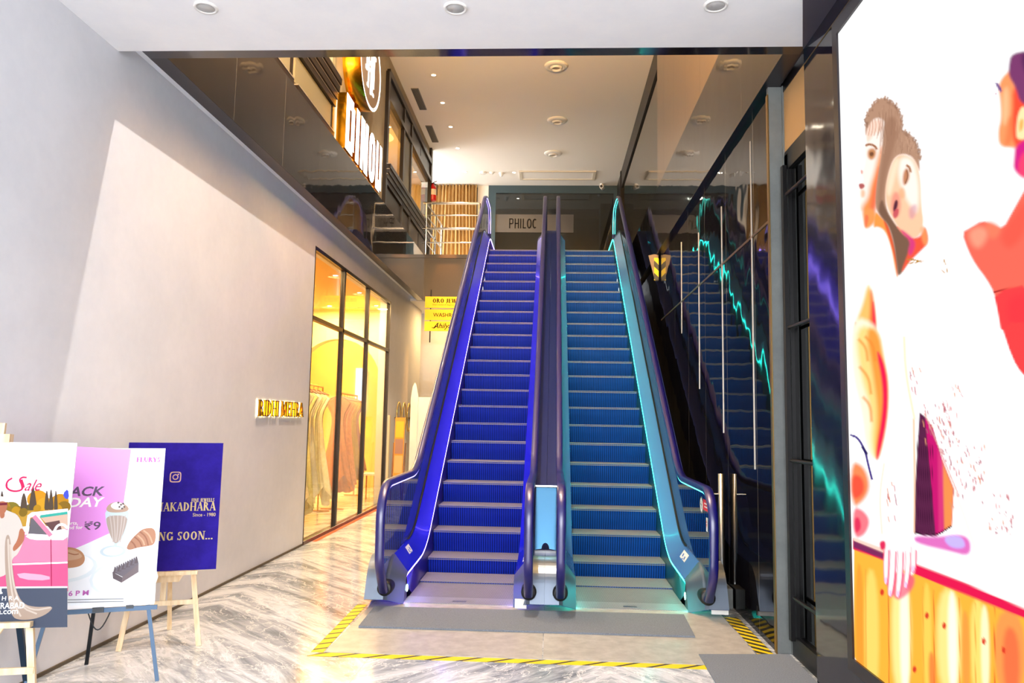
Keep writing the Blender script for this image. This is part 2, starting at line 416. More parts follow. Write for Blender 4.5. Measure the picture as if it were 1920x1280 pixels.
# opening: front beam, left, right and back fascia of the upper floor
struct(MB().box(-2.92, 1.75, 5.08, 5.19, ZC, ZF+.05).build('trim_2', m_gran_n), 'dark polished beam across the front of the opening', 'trim')
f = MB().box(-2.92, -2.79, 5.19, 16.4, ZC+.004, ZF+.035); f.box(-3.3, -2.796, 5.19, 18.1, ZF-.1, ZF+.03)
struct(f.build('trim_3', m_gran), 'black polished stone edge of the upper floor, left side', 'trim')
struct(MB().box(-2.921, -2.79, 5.19, 16.4, ZC, ZC+.004).build('trim_4', m_soff), 'dark underside strip along the left edge of the opening', 'trim')
f = MB().box(1.57, 1.69, 5.19, 16.4, ZC+.004, ZF+.03).box(1.576, 1.78, 5.19, 20, ZF, ZF+.05)
struct(f.build('trim_5', m_gran), 'black polished stone edge of the upper floor, right side', 'trim')
struct(MB().box(1.568, 1.70, 5.19, 16.4, ZC, ZC+.004).build('trim_6', m_soff), 'dark underside strip along the right edge of the opening', 'trim')
f = MB().box(-2.79, -1.6, 16.4, 16.55, ZC, ZF+.05); f.box(-2.79, -1.6, 16.38, 16.56, ZF-.02, ZF+.06)
struct(f.build('trim_7', mat('black_back_granite', rough=.32, build=b_granite('#2a2019', '#2a2019', 0, 0, .2))), 'black stone edge of the landing behind the left escalator', 'trim')
struct(MB().box(-6.5, 2.3, 16.41, 23.1, ZF-.3, ZF).build('floor_upper', m_marble), 'upper floor behind the escalators', 'floor')
struct(MB().box(-6.5, -2.8, 16.5, 18.6, ZC, ZC+.05).box(-2.8, 1.6, 16.55, 18.6, ZC, ZC+.05).build('ceiling_passage', m_ceil_w), 'low ceiling of the passage under the landing', 'ceiling')
struct(MB().box(-6.5, 1.75, 18.5, 18.65, 0, ZC+.1).build('wall_passage', m_wall), 'beige wall at the end of the passage', 'wall')
# right wall
struct(MB().box(XR, XR+.13, 5.76, 18.5, 0, ZC+.2).build('wall_right', m_gran_r), 'black mirror-polished stone wall right of the escalators', 'wall')
g = MB().box(1.614, 1.712, 5.72, 5.76, 0, ZC); g.box(1.712, 1.75, 5.70, 5.78, 0, ZC)
struct(g.build('trim_8', m_concrete), 'grey painted end post of the black wall', 'trim')
struct(MB().box(1.606, 1.615, 5.715, 5.76, 0, 4.09).build('trim_9', m_brass), 'thin brass edge on the grey post', 'trim')
struct(MB().box(1.685, 1.95, -1.6, 5.11, 0, ZF).build('wall_right_near', mat('dark_marble_pier', rough=.07, build=b_granite('#17141c', '#17141c', 0, 0, .22, ior=1.9))), 'dark polished pier carrying the advert screen', 'wall')
struct(MB().box(1.682, 1.686, -1.6, 5.11, 4.03, 4.037).build('trim_10', m_brass), 'thin brass joint high on the dark pier', 'trim')
sp = [on(1505, 92, 2, ZC-.004), on(1505, 0, 2, ZC-.004), on(1505, -90, 2, ZC-.004)]
struct(MB().prism([sp[0], sp[1], sp[2], Vector((1.9, sp[2].y, ZC-.004)), Vector((1.9, sp[0].y, ZC-.004))], (0, 0, .02)).build('trim_11', mat('dark_purple_soffit', '#4a434c', .35)), 'dark soffit panel in the corner over the pier', 'trim')
struct(MB().box(XR-.005, XR+.002, 5.77, 11.45, 3.113, 3.133).build('trim_12', m_brass), 'brass rail line across the black wall', 'trim')
k = 13
for (yy, za, zb) in ((6.27, 1.25, 3.93), (7.37, 1.52, 3.69), (8.53, 1.98, 3.72), (9.67, 2.72, 3.88)):
    struct(MB().box(XR-.006, XR+.002, yy-.007, yy+.007, za, zb).build('trim_%d' % k, mat('slim_steel_bar', '#c9bfb2', .4, .6)), 'slim vertical steel bar on the black wall', 'trim'); k += 1
# upper right: bronze panels, then glass
struct(MB().box(1.70, 1.82, 5.19, 12.45, ZF+.05, ZT).build('wall_right_upper', m_tan), 'polished bronze panels above the right edge of the opening', 'wall')
struct(MB().box(1.75, 1.85, 12.45, 21, ZF+.05, 7.55).build('window_1', m_mirror), 'gold-tinted upper shop glass on the right', 'window')
struct(MB().box(1.72, 1.85, 12.45, 21, 7.55, ZT).box(1.70, 1.80, 19.3, 19.45, ZF, ZT).build('trim_17', m_dkwood), 'dark frieze above the gold-tinted glass', 'trim')
# atrium ceiling, front closing wall
struct(MB().box(-3.3, 1.9, 5.0, 18.1, ZT, ZT+.2).box(-6.5, 1.9, 18.1, 23.1, ZT, ZT+.2).build('ceiling_atrium', m_ceil_w), 'high white ceiling over the escalators', 'ceiling')
struct(MB().box(-3.3, 1.9, 4.9, 5.06, ZF, ZT+.1).build('wall_front_upper', m_ceil_w), 'upper wall above the front beam', 'wall')
# back of the upper floor
struct(MB().box(-6.5, 2.3, 23.0, 23.1, ZF, ZT).box(1.75, 1.85, 20.7, 23, ZF, ZT).box(-6.5, -1.78, 20.75, 20.85, ZF, ZT).build('wall_back_upper', m_dimwall), 'upper back wall', 'wall')
struct(MB().box(-2.08, -1.78, 20.6, 20.8, ZF, ZT).build('trim_18', m_ceil_w), 'cream post beside the curtain', 'trim')
# upper left facade ------------------------------------------------
XF = -2.95
struct(MB().box(XF-.2, XF, 5.19, 12.9, ZF+.03, ZT).box(XF-.2, XF, 12.9, 17.75, 7.2, ZT).box(XF-.2, XF, 12.9, 17.75, ZF+.03, 6.0).build('wall_left_upper', m_taupe), 'taupe wall of the upper shop', 'wall')
struct(MB().box(XF, XF+.004, 10.55, 10.57, ZF+.03, ZT).build('trim_19', m_black), 'dark joint in the taupe wall', 'trim')
def moulding(mb, y0, y1, z, n=4, step=.1):
    for i in range(n):
        d = .05+.022*i
        mb.box(XF, XF+d, y0, y1, z+i*step, z+(i+1)*step-.02, 0); mb.box(XF, XF+d+.004, y0, y1, z+(i+1)*step-.02, z+(i+1)*step-.008, 1)
    return mb
wr = thing('window_2', 'upper shop window with dark stacked mouldings left of the lit sign', 'window', (XF, 7.5, ZF), kind='structure')
mb = moulding(MB(), 5.4, 9.75, 5.70); mb.build('moulding', [m_dkwood, m_mould], wr)
mb = MB()
for a, b in ((5.5, 8.12), (8.25, 9.72)):
    mb.box(XF, XF+.01, a, b, 5.36, 5.69, 2)
    mb.box(XF, XF+.05, a, b, 5.24, 5.33, 0); mb.box(XF, XF+.055, a, b, 5.33, 5.345, 1)
    mb.box(XF, XF+.03, b-.05, b, 5.3, 5.70, 0)
mb.build('wainscot', [m_dkwood, m_mould, m_panelgrey], wr)
mb = MB().box(XF, XF+.04, 9.66, 9.72, 6.1, ZT, 0).box(XF, XF+.04, 5.4, 9.66, 7.4, 7.5, 0).box(XF, XF+.04, 7.4, 7.5, 6.1, 7.4, 0)
mb.build('frame', m_panelgrey, wr)
MB().box(XF+.001, XF+.006, 5.4, 9.66, 6.1, 7.4).build('pane', glow('#e9c98a', .9, 'lit_window_warm'), wr)
wr = thing('window_3', 'two lit upper shop windows with dark frames right of the lit sign', 'window', (XF, 15, ZF), kind='structure')
mb = MB()
mb.box(XF-.02, XF+.06, 12.82, 12.95, ZF, 7.65).box(XF-.02, XF+.06, 17.62, 17.78, ZF, ZT)
for a in (14.32, 15.12): mb.box(XF-.02, XF+.05, a, a+.1, ZF, 7.7)
mb.box(XF-.02, XF+.06, 12.9, 17.7, 7.18, 7.27).box(XF-.02, XF+.06, 12.9, 17.7, 7.60, 7.72).box(XF-.02, XF+.07, 12.9, 17.7, ZF, 5.2)
mb.build('frame', m_blackbr, wr)
mb = moulding(MB(), 12.9, 17.7, 5.66, 4, .09); mb.build('moulding', [m_dkwood, m_mould], wr)
mb = MB()
for a, b in ((12.96, 14.3), (14.43, 15.1), (15.23, 16.3), (16.36, 17.6)):
    mb.box(XF, XF+.02, a, b, 5.24, 5.62, 0).box(XF, XF+.02, a, b, 7.28, 7.59, 0)
mb.box(XF, XF+.02, 14.43, 15.1, 6.03, 7.17, 1)
mb.build('panels', [m_dkwood, m_panelgrey], wr)
MB().box(XF-.012, XF-.006, 12.95, 14.32, 6.0, 7.2).build('pane', m_glass, wr)
MB().box(XF-.012, XF-.006, 15.22, 17.62, 6.0, 7.2).build('pane', m_glass, wr)
mb = MB().box(XF-1.3, XF-1.25, 12.5, 17.8, 5.9, 7.3, 0).box(XF-1.3, XF-.2, 17.75, 17.8, 5.9, 7.3, 0).box(XF-1.3, XF-.2, 12.5, 17.8, 7.3, 7.35, 0).box(XF-1.3, XF-.2, 12.5, 17.8, 5.85, 5.9, 0).box(XF-1.3, XF-.2, 12.5, 12.55, 5.9, 7.3, 0)
mb.build('interior', m_shopf, wr)
mb = MB().box(XF-1.24, XF-1.22, 14.6, 15.3, 6.3, 7.0); mb.build('lightbox', glow('#fff6dd', 5, 'shop_lightbox'), wr)
lamp('AREA', (XF-.7, 15, 7.28), 50, '#ffd48a', .8, (XF-.7, 15, 5), name='upper_shop_light')

# left shop front --------------------------------------------------
YS0, YS1 = 9.74, 14.5
sf = thing('window_4', 'tall black-framed shop front glazing in the plaster wall', 'window', (XL, 12, 0), kind='structure')
mb = MB().box(XL-.06, XL+.005, YS0, YS1, 3.77, 3.82).box(XL-.06, XL+.005, YS1-.06, YS1, 0, 3.82).box(XL-.06, XL+.005, YS0, YS0+.02, 0, 3.82)
for y in (11.23, 12.77): mb.box(XL-.06, XL+.005, y-.035, y+.035, .03, 3.8)
mb.box(XL-.06, XL+.005, YS0, YS1, 2.855, 2.91)
mb.build('frame', m_blackbr, sf)
for a, b in ((9.76, 11.195), (11.265, 12.735), (12.805, 14.44)):
    MB().box(XL-.034, XL-.024, a, b, .05, 2.855).build('pane', m_glass, sf)
    MB().box(XL-.034, XL-.024, a, b, 2.91, 3.77).build('transom_pane', m_glass, sf)
mb = MB().box(XL-.08, XL+.015, YS0, YS1, 0, .045, 0).box(XL-.03, XL+.018, YS0, YS1, .045, .052, 1)
mb.build('threshold', [mat('dark_red_threshold', '#3c120e', .35), m_chrome], sf)
struct(MB().box(XL+.03, XL+.085, 10.05, 14.6, 0, .004).build('trim_20', mat('orange_floor_strip', '#f0582a', .4)), 'orange strip on the floor along the shop front', 'trim')
# the shop behind the glass
sw = MB().box(-6.6, -6.5, 8.6, 18, 0, 3.9).box(-6.5, XL-.2, 8.5, 8.6, 0, 3.9).box(XL-.32, XL-.2, 8.6, 9.7, 0, 3.9)
struct(sw.build('wall_shop', m_shopw), 'warm yellow walls of the left shop', 'wall')
struct(MB().box(-6.6, XL-.2, 8.5, 18, 3.9, 4.0).build('ceiling_shop', mat('shop_ceiling', '#e2bd7c', .8)), 'shop ceiling with small downlights', 'ceiling')
# arched back wall: flat wall with an arch cut through, niche behind it
def arch_wall(y, x0, x1, z1, cx, cz, rad, m):
    b = MB(); pts = [(cx+rad*math.cos(math.pi*i/24), cz+rad*math.sin(math.pi*i/24)) for i in range(25)]
    out = []
    for (px, pz) in pts:
        out.append((px, z1))
    A = [Vector((p[0], y, p[1])) for p in pts]; B = [Vector((p[0], y, z1)) for p in pts]
    b.strip(A, B, 0, False); b.strip(A, [p+Vector((0, .3, 0)) for p in A], 0, True)
    b.box(x0, cx-rad, y, y+.3, 0, z1); b.box(cx+rad, x1, y, y+.3, 0, z1)
    return b.build('wall_shop_arch', m)
c = on(636, 735, 1, 16.2)
struct(arch_wall(16.2, -6.5, XL-.2, 3.9, -4.55, 2.35, .92, m_shopf), 'pale wall with a round arch at the back of the shop', 'wall')
struct(MB().box(-6.5, XL-.2, 18.0, 18.1, 0, 3.9).build('wall_shop_back', m_shopw), 'yellow wall seen through the arch', 'wall')
a = on(668, 690, 1, 17.95); b = on(684, 748, 1, 17.95)
tag(MB().box(a.x, b.x+.02, 17.93, 17.98, b.z-.3, a.z).build('light_panel', glow('#cfe6ff', 1.6, 'cool_panel')), 'tall pale blue light panel seen through the shop arch', 'light panel')
struct(MB().box(-6.0, -4.2, 9.6, 13.0, 0, .35).build('floor_shop_plinth', m_shopf), 'low pale plinth along the shop wall', 'floor')

# right glass door beside the pier
dr = thing('door_1', 'black-framed glass door between the grey post and the dark pier', 'door', (1.73, 5.4, 0), kind='structure')
MB().box(1.72, 1.78, 5.62, 5.70, .1, 3.6).box(1.72, 1.78, 5.11, 5.70, 3.48, 3.6).box(1.715, 1.78, 5.11, 5.70, 0, .14).build('frame', m_black, dr)
MB().box(1.745, 1.757, 5.11, 5.62, .14, 3.48).build('pane', m_dglass, dr)
hd = MB(); hd.bar((1.69, 5.62, .12), (1.69, 5.62, 3.5), .03, .05); h = hd.build('handle', m_black, dr)
for z in (3.28, 2.3, 1.355, .41):
    MB().tube([(1.70, 5.60, z), (1.712, 5.12, z)], .014, 8).build('standoff', m_black, h)
mb = MB().box(1.725, 1.76, 5.11, 5.72, 3.63, 4.1, 0).box(1.722, 1.76, 5.11, 5.72, 3.6, 3.63, 1).box(1.72, 1.80, 5.08, 5.76, 4.1, 4.5, 1).box(1.76, 1.8, 5.7, 5.8, 0, 4.5, 1)
struct(mb.build('trim_21', [mat('pale_wood_transom', '#b08d5c', .5), m_black]), 'pale wood panel over the glass door', 'trim')
struct(MB().box(2.2, 2.3, 4.5, 6.5, 0, ZC).box(1.9, 2.2, 4.9, 5.0, 0, ZC).box(1.9, 2.2, 5.9, 6.0, 0, ZC).build('wall_behind_door', m_concrete), 'grey wall behind the glass door', 'wall')

# PHILOC shop at the upper back
ps = thing('shopfront', 'dark teal framed shop front with PHILOC lettering at the top of the escalators', 'shop front', (0, 20.7, ZF), kind='structure')
mb = MB().box(-1.78, 1.75, 20.55, 20.7, 7.79, ZT).box(-1.78, -1.58, 20.55, 20.7, ZF, 7.79).box(1.63, 1.75, 20.55, 20.7, ZF, 7.79)
mb.build('frame', m_teal, ps)
MB().box(-1.58, 1.63, 20.6, 20.61, ZF, 7.79).build('pane', m_fglass, ps)
sb = MB().box(-1.58, .55, 20.585, 20.598, 6.70, 7.2); sbo = sb.build('sign_band', mat('frosted_band', '#4c4845', .7), ps)
sb = MB()
x = -1.2
for ch in 'PHILOC':
    hh = .27; z0 = 6.81; t = .028; yy = 20.58
    def st(x0, za, x1, zb): sb.bar((x+x0, yy, z0+za*hh), (x+x1, yy, z0+zb*hh), t, .006, (1, 0, 0) if abs(x1-x0) < abs(zb-za)*hh else (0, 0, 1))
    if ch in 'PHIL': st(.014, 0, .014, 1)
    if ch == 'H': st(.1, 0, .1, 1); st(0, .5, .11, .5)
    if ch == 'L': st(0, .05, .09, .05)
    if ch == 'P':
        st(.0, .96, .09, .96); st(0, .48, .09, .48); st(.1, .48, .1, .96)
    if ch in 'OC':
        pts = [(x+.06+.05*math.cos(a_), yy, z0+hh/2+(.5*hh-.014)*math.sin(a_)) for a_ in [math.radians(d) for d in (range(0, 360, 15) if ch == 'O' else range(50, 315, 15))]]
        sb.tube(pts, .015, 6, closed=(ch == 'O'))
    x += {'I': .07, 'L': .115}.get(ch, .15)
sb.build('lettering', mat('dark_letter', '#120f0f', .7, spec=.1), sbo)
mb = MB().box(-1.7, 1.7, 22.9, 22.95, ZF, ZT, 0).box(-1.4, .6, 22.0, 22.1, ZF, 6.25, 1)
mb.box(.55, 1.1, 21.4, 21.5, 6.25, 6.6, 2).box(.1, 1.4, 21.2, 21.3, 7.28, 7.36, 2).box(.68, .86, 21.0, 21.1, ZF, 6.95, 3).box(1.3, 1.6, 20.9, 21.6, ZF, 7.6, 4)
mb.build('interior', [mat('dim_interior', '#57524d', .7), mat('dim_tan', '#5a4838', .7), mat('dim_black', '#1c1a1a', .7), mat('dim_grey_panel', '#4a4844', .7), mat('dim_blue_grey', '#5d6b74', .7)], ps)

# ================================================================== LIGHT FITTINGS
def downlight(name, p, rad, lit, label, group, drop=.012):
    t = thing(name, label, 'downlight', p, group)
    MB().lathe([(rad*.72, -.001), (rad*.78, -drop), (rad*.95, -drop), (rad, -.002), (rad, 0)], p, 24).build('trim_ring', m_white, t)
    MB().lathe([(0.0001, .004-drop), (rad*.74, .004-drop), (rad*.74, 0)], p, 24).build('lens', m_bulb if lit else m_bulb2, t)
    return t
for (px, py), w_ in zip(((386, 13), (854, 14), (1342, 9)), ('left of the three round downlights in the entrance ceiling', 'middle one of the three round downlights in the entrance ceiling', 'right of the three round downlights in the entrance ceiling')):
    p = on(px, py, 2, ZC); downlight('downlight', p, .075, False, w_+', white ring', 'entrance downlights')
lab = ['nearest to the front beam', 'second from the front beam', 'third from the front beam', 'fourth from the front beam']
for i, (px, py) in enumerate(((813, 140), (830, 192), (845, 237), (858, 277))):
    p = on(px, py, 2, ZT); downlight('downlight', p, .05, True, 'small lit spot in the left row of the high ceiling, '+lab[i], 'lit ceiling spots')
downlight('downlight', on(872, 322, 2, ZT), .05, True, 'small lit spot over the gold curtain, left of the detectors', 'lit ceiling spots')
downlight('downlight', on(964, 323, 2, ZT), .05, True, 'small lit spot beside the ceiling access hatch', 'lit ceiling spots')
for i, (px, py) in enumerate(((1043, 123), (1045, 225), (1037, 287))):
    p = on(px, py, 2, ZT)
    t = thing('eyeball_light', 'large white swivel ceiling light, %s of the row of three' % ('front one', 'middle one', 'rear one')[i], 'ceiling light', p, 'swivel ceiling lights')
    MB().lathe([(.11, -.02), (.125, -.045), (.20, -.03), (.215, -.008), (.215, 0)], p, 28).build('ring', m_white, t)
    MB().lathe([(.0001, -.01), (.07, -.012), (.085, -.06), (.1, -.065), (.112, -.03), (.112, 0)], p-Vector((0, 0, .01)), 28).build('eyeball', m_white, t)
    MB().lathe([(.0001, -.03), (.078, -.03)], p-Vector((0, 0, .01)), 20).build('lens', mat('brown_grey_lens', '#8f7f70', .3), t)
for i, (a, b) in enumerate((((772, 165), (795, 205)), ((799, 235), (818, 266)))):
    p, q = on(*a, 2, ZT), on(*b, 2, ZT)
    t = thing('ceiling_vent', 'long grey slot grille in the high ceiling, %s' % ('nearer the front beam' if i == 0 else 'farther along'), 'vent', ((p.x+q.x)/2, (p.y+q.y)/2, ZT), 'ceiling slot grilles')
    x0, x1, y0, y1 = p.x-.02, p.x+.13, p.y, q.y
    MB().box(x0, x1, y0, y1, ZT-.012, ZT).build('frame', mat('vent_grey', '#77736e', .5), t)
    b_ = MB()
    for j in range(5): b_.box(x0+.015+j*.025, x0+.028+j*.025, y0+.02, y1-.02, ZT-.018, ZT-.011)
    b_.build('louvres', mat('vent_dark', '#3f3c3a', .5), t)
p, q = on(975, 336, 2, ZT), on(1118, 320, 2, ZT)
y0, y1 = on(1045, 320, 2, ZT).y, on(1045, 336, 2, ZT).y
t = thing('access_hatch', 'white rectangular access hatch in the high ceiling', 'hatch', ((p.x+q.x)/2, (y0+y1)/2, ZT))
MB().box(p.x, q.x, y0, y0+.07, ZT-.03, ZT).box(p.x, q.x, y1-.07, y1, ZT-.03, ZT).box(p.x, p.x+.07, y0+.07, y1-.07, ZT-.03, ZT).box(q.x-.07, q.x, y0+.07, y1-.07, ZT-.03, ZT).build('frame', mat('hatch_cream', '#d8cdb8', .6), t)
MB().box(p.x+.07, q.x-.07, y0+.07, y1-.07, ZT-.012, ZT).build('door', m_ceil_w, t)
for i, (px, py, r_) in enumerate(((906, 323, .09), (922, 323, .06), (940, 324, .07))):
    p = on(px, py, 2, ZT)
    t = thing('smoke_detector', 'white round detector beside the hatch, %s of three' % ('flat left one', 'small middle one', 'domed right one')[i], 'detector', p, 'ceiling detectors')
    MB().lathe([(r_, 0), (r_, -.02), (r_*.8, -.035)], p, 20).build('base', m_white, t)
    MB().lathe([(r_*.78, -.03), (r_*.55, -.03-.05*(i == 2)-.01), (.0001, -.04-.06*(i == 2))], p, 20).build('head', m_white, t)
p = on(1128, 350, 1, 20.4)
t = thing('security_camera', 'small cream camera under the ceiling above the shop front', 'camera', (p.x, 20.4, ZT))
MB().lathe([(.05, 0), (.05, -.03), (.02, -.04), (.02, -.08)], (p.x, 20.4, ZT), 14).build('mount', m_white, t)
MB().tube([(p.x+.03, 20.45, ZT-.10), (p.x-.02, 20.2, ZT-.13)], .055, 14).build('body', m_white, t)
MB().tube([(p.x-.02, 20.2, ZT-.13), (p.x-.024, 20.18, ZT-.132)], .035, 14).build('lens', m_black, t)
# ================================================================== ESCALATORS
X0 = -.035
def nose(yv): return .637+.701*(yv-8.835)
H_PATH = [(7.0, .16), (6.62, .16), (6.43, .40, .22), (6.40, 1.05, .36), (8.0, 1.055, .9), (15.42, 6.2, 1.1), (16.55, 6.2, .40), (16.5, 5.45, .3), (15.9, 5.32)]
def incl(h, z): return 8.835+(z-.637-h)/.701
H_PATH[4] = (incl(.96, 1.055), 1.055, 1.0); H_PATH[5] = (incl(.96, 6.2), 6.2, 1.0)
D_PATH = [(6.83, 0), (6.93, .23, .12), (incl(.21, .27), .27, 1.1), (incl(.21, 5.26), 5.26, .9), (16.4, 5.26, .15), (16.6, 5.1)]
def on_profile(path, xs, nrm):                 # offset polyline -> 3d points at x with normal offset
    ns = normals(path); return [Vector((xs, p.x+n.x*nrm, max(.0, p.y+n.y*nrm))) for p, n in zip(path, ns)]
def escalator(xc, inner, label, m_deck, m_skirt, led, led2, m_ris, name='escalator'):
    t = thing(name, label, 'escalator', (xc, 11.5, 0), 'pair of escalators')
    dp = fillet(D_PATH, 12); hp = fillet(H_PATH, 14)
    # steps
    first = None
    noses = [(7.72, .012), (8.15, .175)] + [(8.49+.331*i, .405+.232*i) for i in range(20)] + [(15.13, 5.0), (15.52, 5.075), (15.92, 5.1)]
    noses = [n for n in noses if not (n[0] > 15.0 and n[1] < 4.99)]
    noses = [(7.70, .028), (8.15, .175)] + [(8.49+.331*i, .405+.232*i) for i in range(20)] + [(15.12, 4.99), (15.52, 5.07), (15.92, 5.095)]
    sm = None
    for i in range(len(noses)):
        y, z = noses[i]; yb = noses[i+1][0] if i+1 < len(noses) else y+.4
        b = MB(); w = .478; D = .43; drop = .26
        b.box(xc-w, xc+w, y+.004, y+D, z-.022, z, 0)
        pr = [(y, z-.004)] + [(y+.006+.05*math.sin(math.pi*.5*j/5)**2*1.0, z-.02-drop*j/5) for j in range(6)]
        A = [Vector((xc-w, p[0], p[1])) for p in pr]; B = [Vector((xc+w, p[0], p[1])) for p in pr]
        b.strip(A, B, 1, True)
        b.box(xc-w, xc+w, y-.002, y+.012, z-.006, z+.001, 0)
        if first is None:
            first = b.build('step', [m_tread, m_ris], t, org=None); y_0, z_0 = y, z
        else:
            s = first.copy(); C.objects.link(s); s.parent = t; s.location = (0, y-y_0, z-z_0)
    # comb, lower landing plate
    b = MB().box(xc-.48, xc+.48, 7.09, 7.75, -.008, .006, 0).box(xc-.50, xc+.50, 6.86, 7.10, 0, .011, 1)
    b.build('comb', [m_tread, m_comb], t)
    b = MB().box(xc-.742, xc+.742, 5.40, 6.88, 0, .006, 0); b.box(xc-.06, xc+.06, 6.92, 6.98, .011, .0115, 1)
    b.build('landing_plate', [m_plate, m_steel_d], t)
    MB().box(xc-.48, xc+.48, 16.1, 16.6, 5.07, 5.102).build('upper_comb', m_comb, t)
    for sd in (-1, 1):
        out = (sd != inner)                    # the free side of the pair
        xo = .785 if out else .7435
        g = xc+sd*.612
        # skirt
        A = on_profile(dp, xc+sd*.483, -.42); B = on_profile(dp, xc+sd*.483, 0)
        b = MB().strip(A, B, 0); b.build('skirt', m_skirt, t)
        b = MB().tube(on_profile(dp, xc+sd*.4825, -.010), .006, 6, caps=False); b.build('light_strip', led, t)
        A = on_profile(dp, xc+sd*.477, .002); B = on_profile(dp, xc+sd*.598, .15); D_ = on_profile(dp, xc+sd*.610, .17)
        b = MB().strip(A, B, 0); b.strip(B, D_, 0); o = b.build('inner_deck', m_deck, t)
        A = on_profile(dp, xc+sd*.603, .172); b = MB().tube([p for p in A if p.z > .1 and p.y > 7.2], .009, 6); b.build('gasket', m_gask, t)
        A = on_profile(dp, xc+sd*.622, .165); B = on_profile(dp, xc+sd*xo, .165); E_ = on_profile(dp, xc+sd*xo, -.30)
        b = MB().strip(A, B, 0); b.strip(B, E_, 0); b.build('outer_deck', m_odeck, t)
        # newel base and front plate over the deck end
        F0 = [p for p in dp if p.y < .30 and p.x < 7.45]
        lo = [p for p in dp if p.x < 7.32]
        def prf(x, n_): return [Vector((x, v.y, v.z)) for v in on_profile(dp, x, n_)[:len(lo)]]
        b = MB(); L = [prf(xc+sd*.474, .0), prf(xc+sd*.476, .012), prf(xc+sd*.590, .158), prf(xc+sd*.622, .182), prf(xc+sd*(xo+.001), .180)]
        for i in range(4): b.strip(L[i], L[i+1], 0, False)
        sdw = [Vector((v.x, v.y, v.z)) for v in L[4]]; b.add(sdw+[Vector((sdw[-1].x, sdw[-1].y, 0))], [tuple(range(len(sdw)+1))], 0)
        b.build('newel_base', m_newel, t)
        # handrail inlet
        b = MB(); b.lathe([(.0001, 6.655), (.052, 6.655), (.062, 6.66), (.066, 6.70), (.066, 6.95)], (g, 0, .165), 20, axis='y')
        b.build('handrail_inlet', m_gask, t)
        # glass
        lower = [(p.x, p.y) for p in dp if p.x > 6.9 and p.x < 16.3]
        up = [p for p in hp]
        n1 = normals(hp); gp = [Vector((g, p.x-n.x*.03, p.y-n.y*.03)) for p, n in zip(hp, n1)]
        gp = [p for p in gp]
        dl = [p for p in on_profile(dp, g, .15) if 7.0 < p.y < 16.0]
        def glass(th):
            b = MB(); pts = gp + dl[::-1]
            b.prism([p+Vector((-th/2, 0, 0)) for p in pts], (th, 0, 0)); return b
        glass(.012).build('balustrade', m_bglass, t)
        # handrail
        b = MB(); n1 = normals(hp); rings = []; k = 12
        for p, n in zip(hp, n1):
            rg = []
            for j in range(k):
                a = 2*math.pi*j/k; ca, sa = math.cos(a), math.sin(a)
                ox = .038*math.copysign(abs(ca)**.6, ca); on_ = .030*math.copysign(abs(sa)**.7, sa)
                rg.append(Vector((g+ox, p.x+n.x*on_, p.y+n.y*on_)))
            rings.append(rg)
        fs = []; nr = len(rings)
        for i in range(nr-1):
            for j in range(k): fs.append((i*k+j, (i+1)*k+j, (i+1)*k+(j+1) % k, i*k+(j+1) % k))
        b.add([v for r_ in rings for v in r_], fs, 0, True); b.build('handrail', m_hand, t)
        b = MB().tube([Vector((g-sd*.026, p.x-n.x*.027, p.y-n.y*.027)) for p, n in zip(hp, n1)][16:-14], .005, 6, caps=False)
        b.build('handrail_light', led2, t)
        # truss side and soffit
        xs = xc+sd*(xo-.01)
        top = [(p.x, max(.05, p.y-.1)) for p in dp if p.x > 7.2]
        bot = [(16.6, 4.2), (15.6, 4.2), (8.9, 0), (7.2, 0)]
        b = MB().prism([Vector((xs, y, z)) for y, z in top+bot], (-sd*.02, 0, 0)); b.build('truss_side', m_clad, t)
        # little comb light
        b = MB().lathe([(.0001, .006), (.028, .004), (.032, 0)], (xc+sd*.482, 7.02, .10), 14, axis='x'); 
        b.build('comb_light', glow('#bffff2', 12, 'comb_lamp'), t)
    b = MB().prism([Vector((xc-.74, y, z)) for y, z in ((9.0, .0), (15.6, 4.2), (16.6, 4.2), (16.6, 4.24), (15.58, 4.24), (8.96, .03))], (1.48, 0, 0)); b.build('truss_soffit', m_clad, t)
    return t
eL = escalator(X0-.745, 1, 'escalator on the left of the pair, lit violet blue, steps with blue risers', m_deck_b, m_skirt_v, led_v, led_v2, m_riser)
eR = escalator(X0+.745, -1, 'escalator on the right of the pair, lit teal, steps with blue risers', m_deck_t, m_skirt_t, led_t, led_t2, m_riser_t)
# stickers that belong to the escalators
def stick(par, pts, m, ext, name='sticker', extra=None):
    b = MB().prism([Vector(p) for p in pts], ext, 0)
    mm = [m]
    if extra: mm += extra(b)
    return b.build(name, mm, par)
gR = X0+.745+.612-.008
a = on(1322, 946, 0, gR)
cen = on(1315, 946, 0, gR)
b = MB().lathe([(.0001, 0), (.07, 0)], cen, 20, axis='x', sm=False); b.lathe([(.06, -.0006), (.068, -.0006)], cen, 20, 1, 'x', False)
b.bar(cen+Vector((-.001, .01, .03)), cen+Vector((-.001, -.008, -.035)), .012, .001, (0, 1, 0), 1); b.bar(cen+Vector((-.001, -.02, -.0)), cen+Vector((-.001, .03, .006)), .008, .001, (0, 0, 1), 1)
b.build('sticker', [mat('sticker_white', '#f0f0ee', .4), mat('sticker_ink', '#3a3a40', .5)], eR)['label'] = 'round white sticker'
p0, p1 = on(1319, 935, 0, gR), on(1331, 962, 0, gR)
b = MB().box(gR-.001, gR, min(p0.y, p1.y)-.02, max(p0.y, p1.y)+.02, min(p0.z, p1.z), max(p0.z, p1.z), 0)
ys, ye = min(p0.y, p1.y)-.02, max(p0.y, p1.y)+.02; zs = min(p0.z, p1.z); dz = abs(p0.z-p1.z)
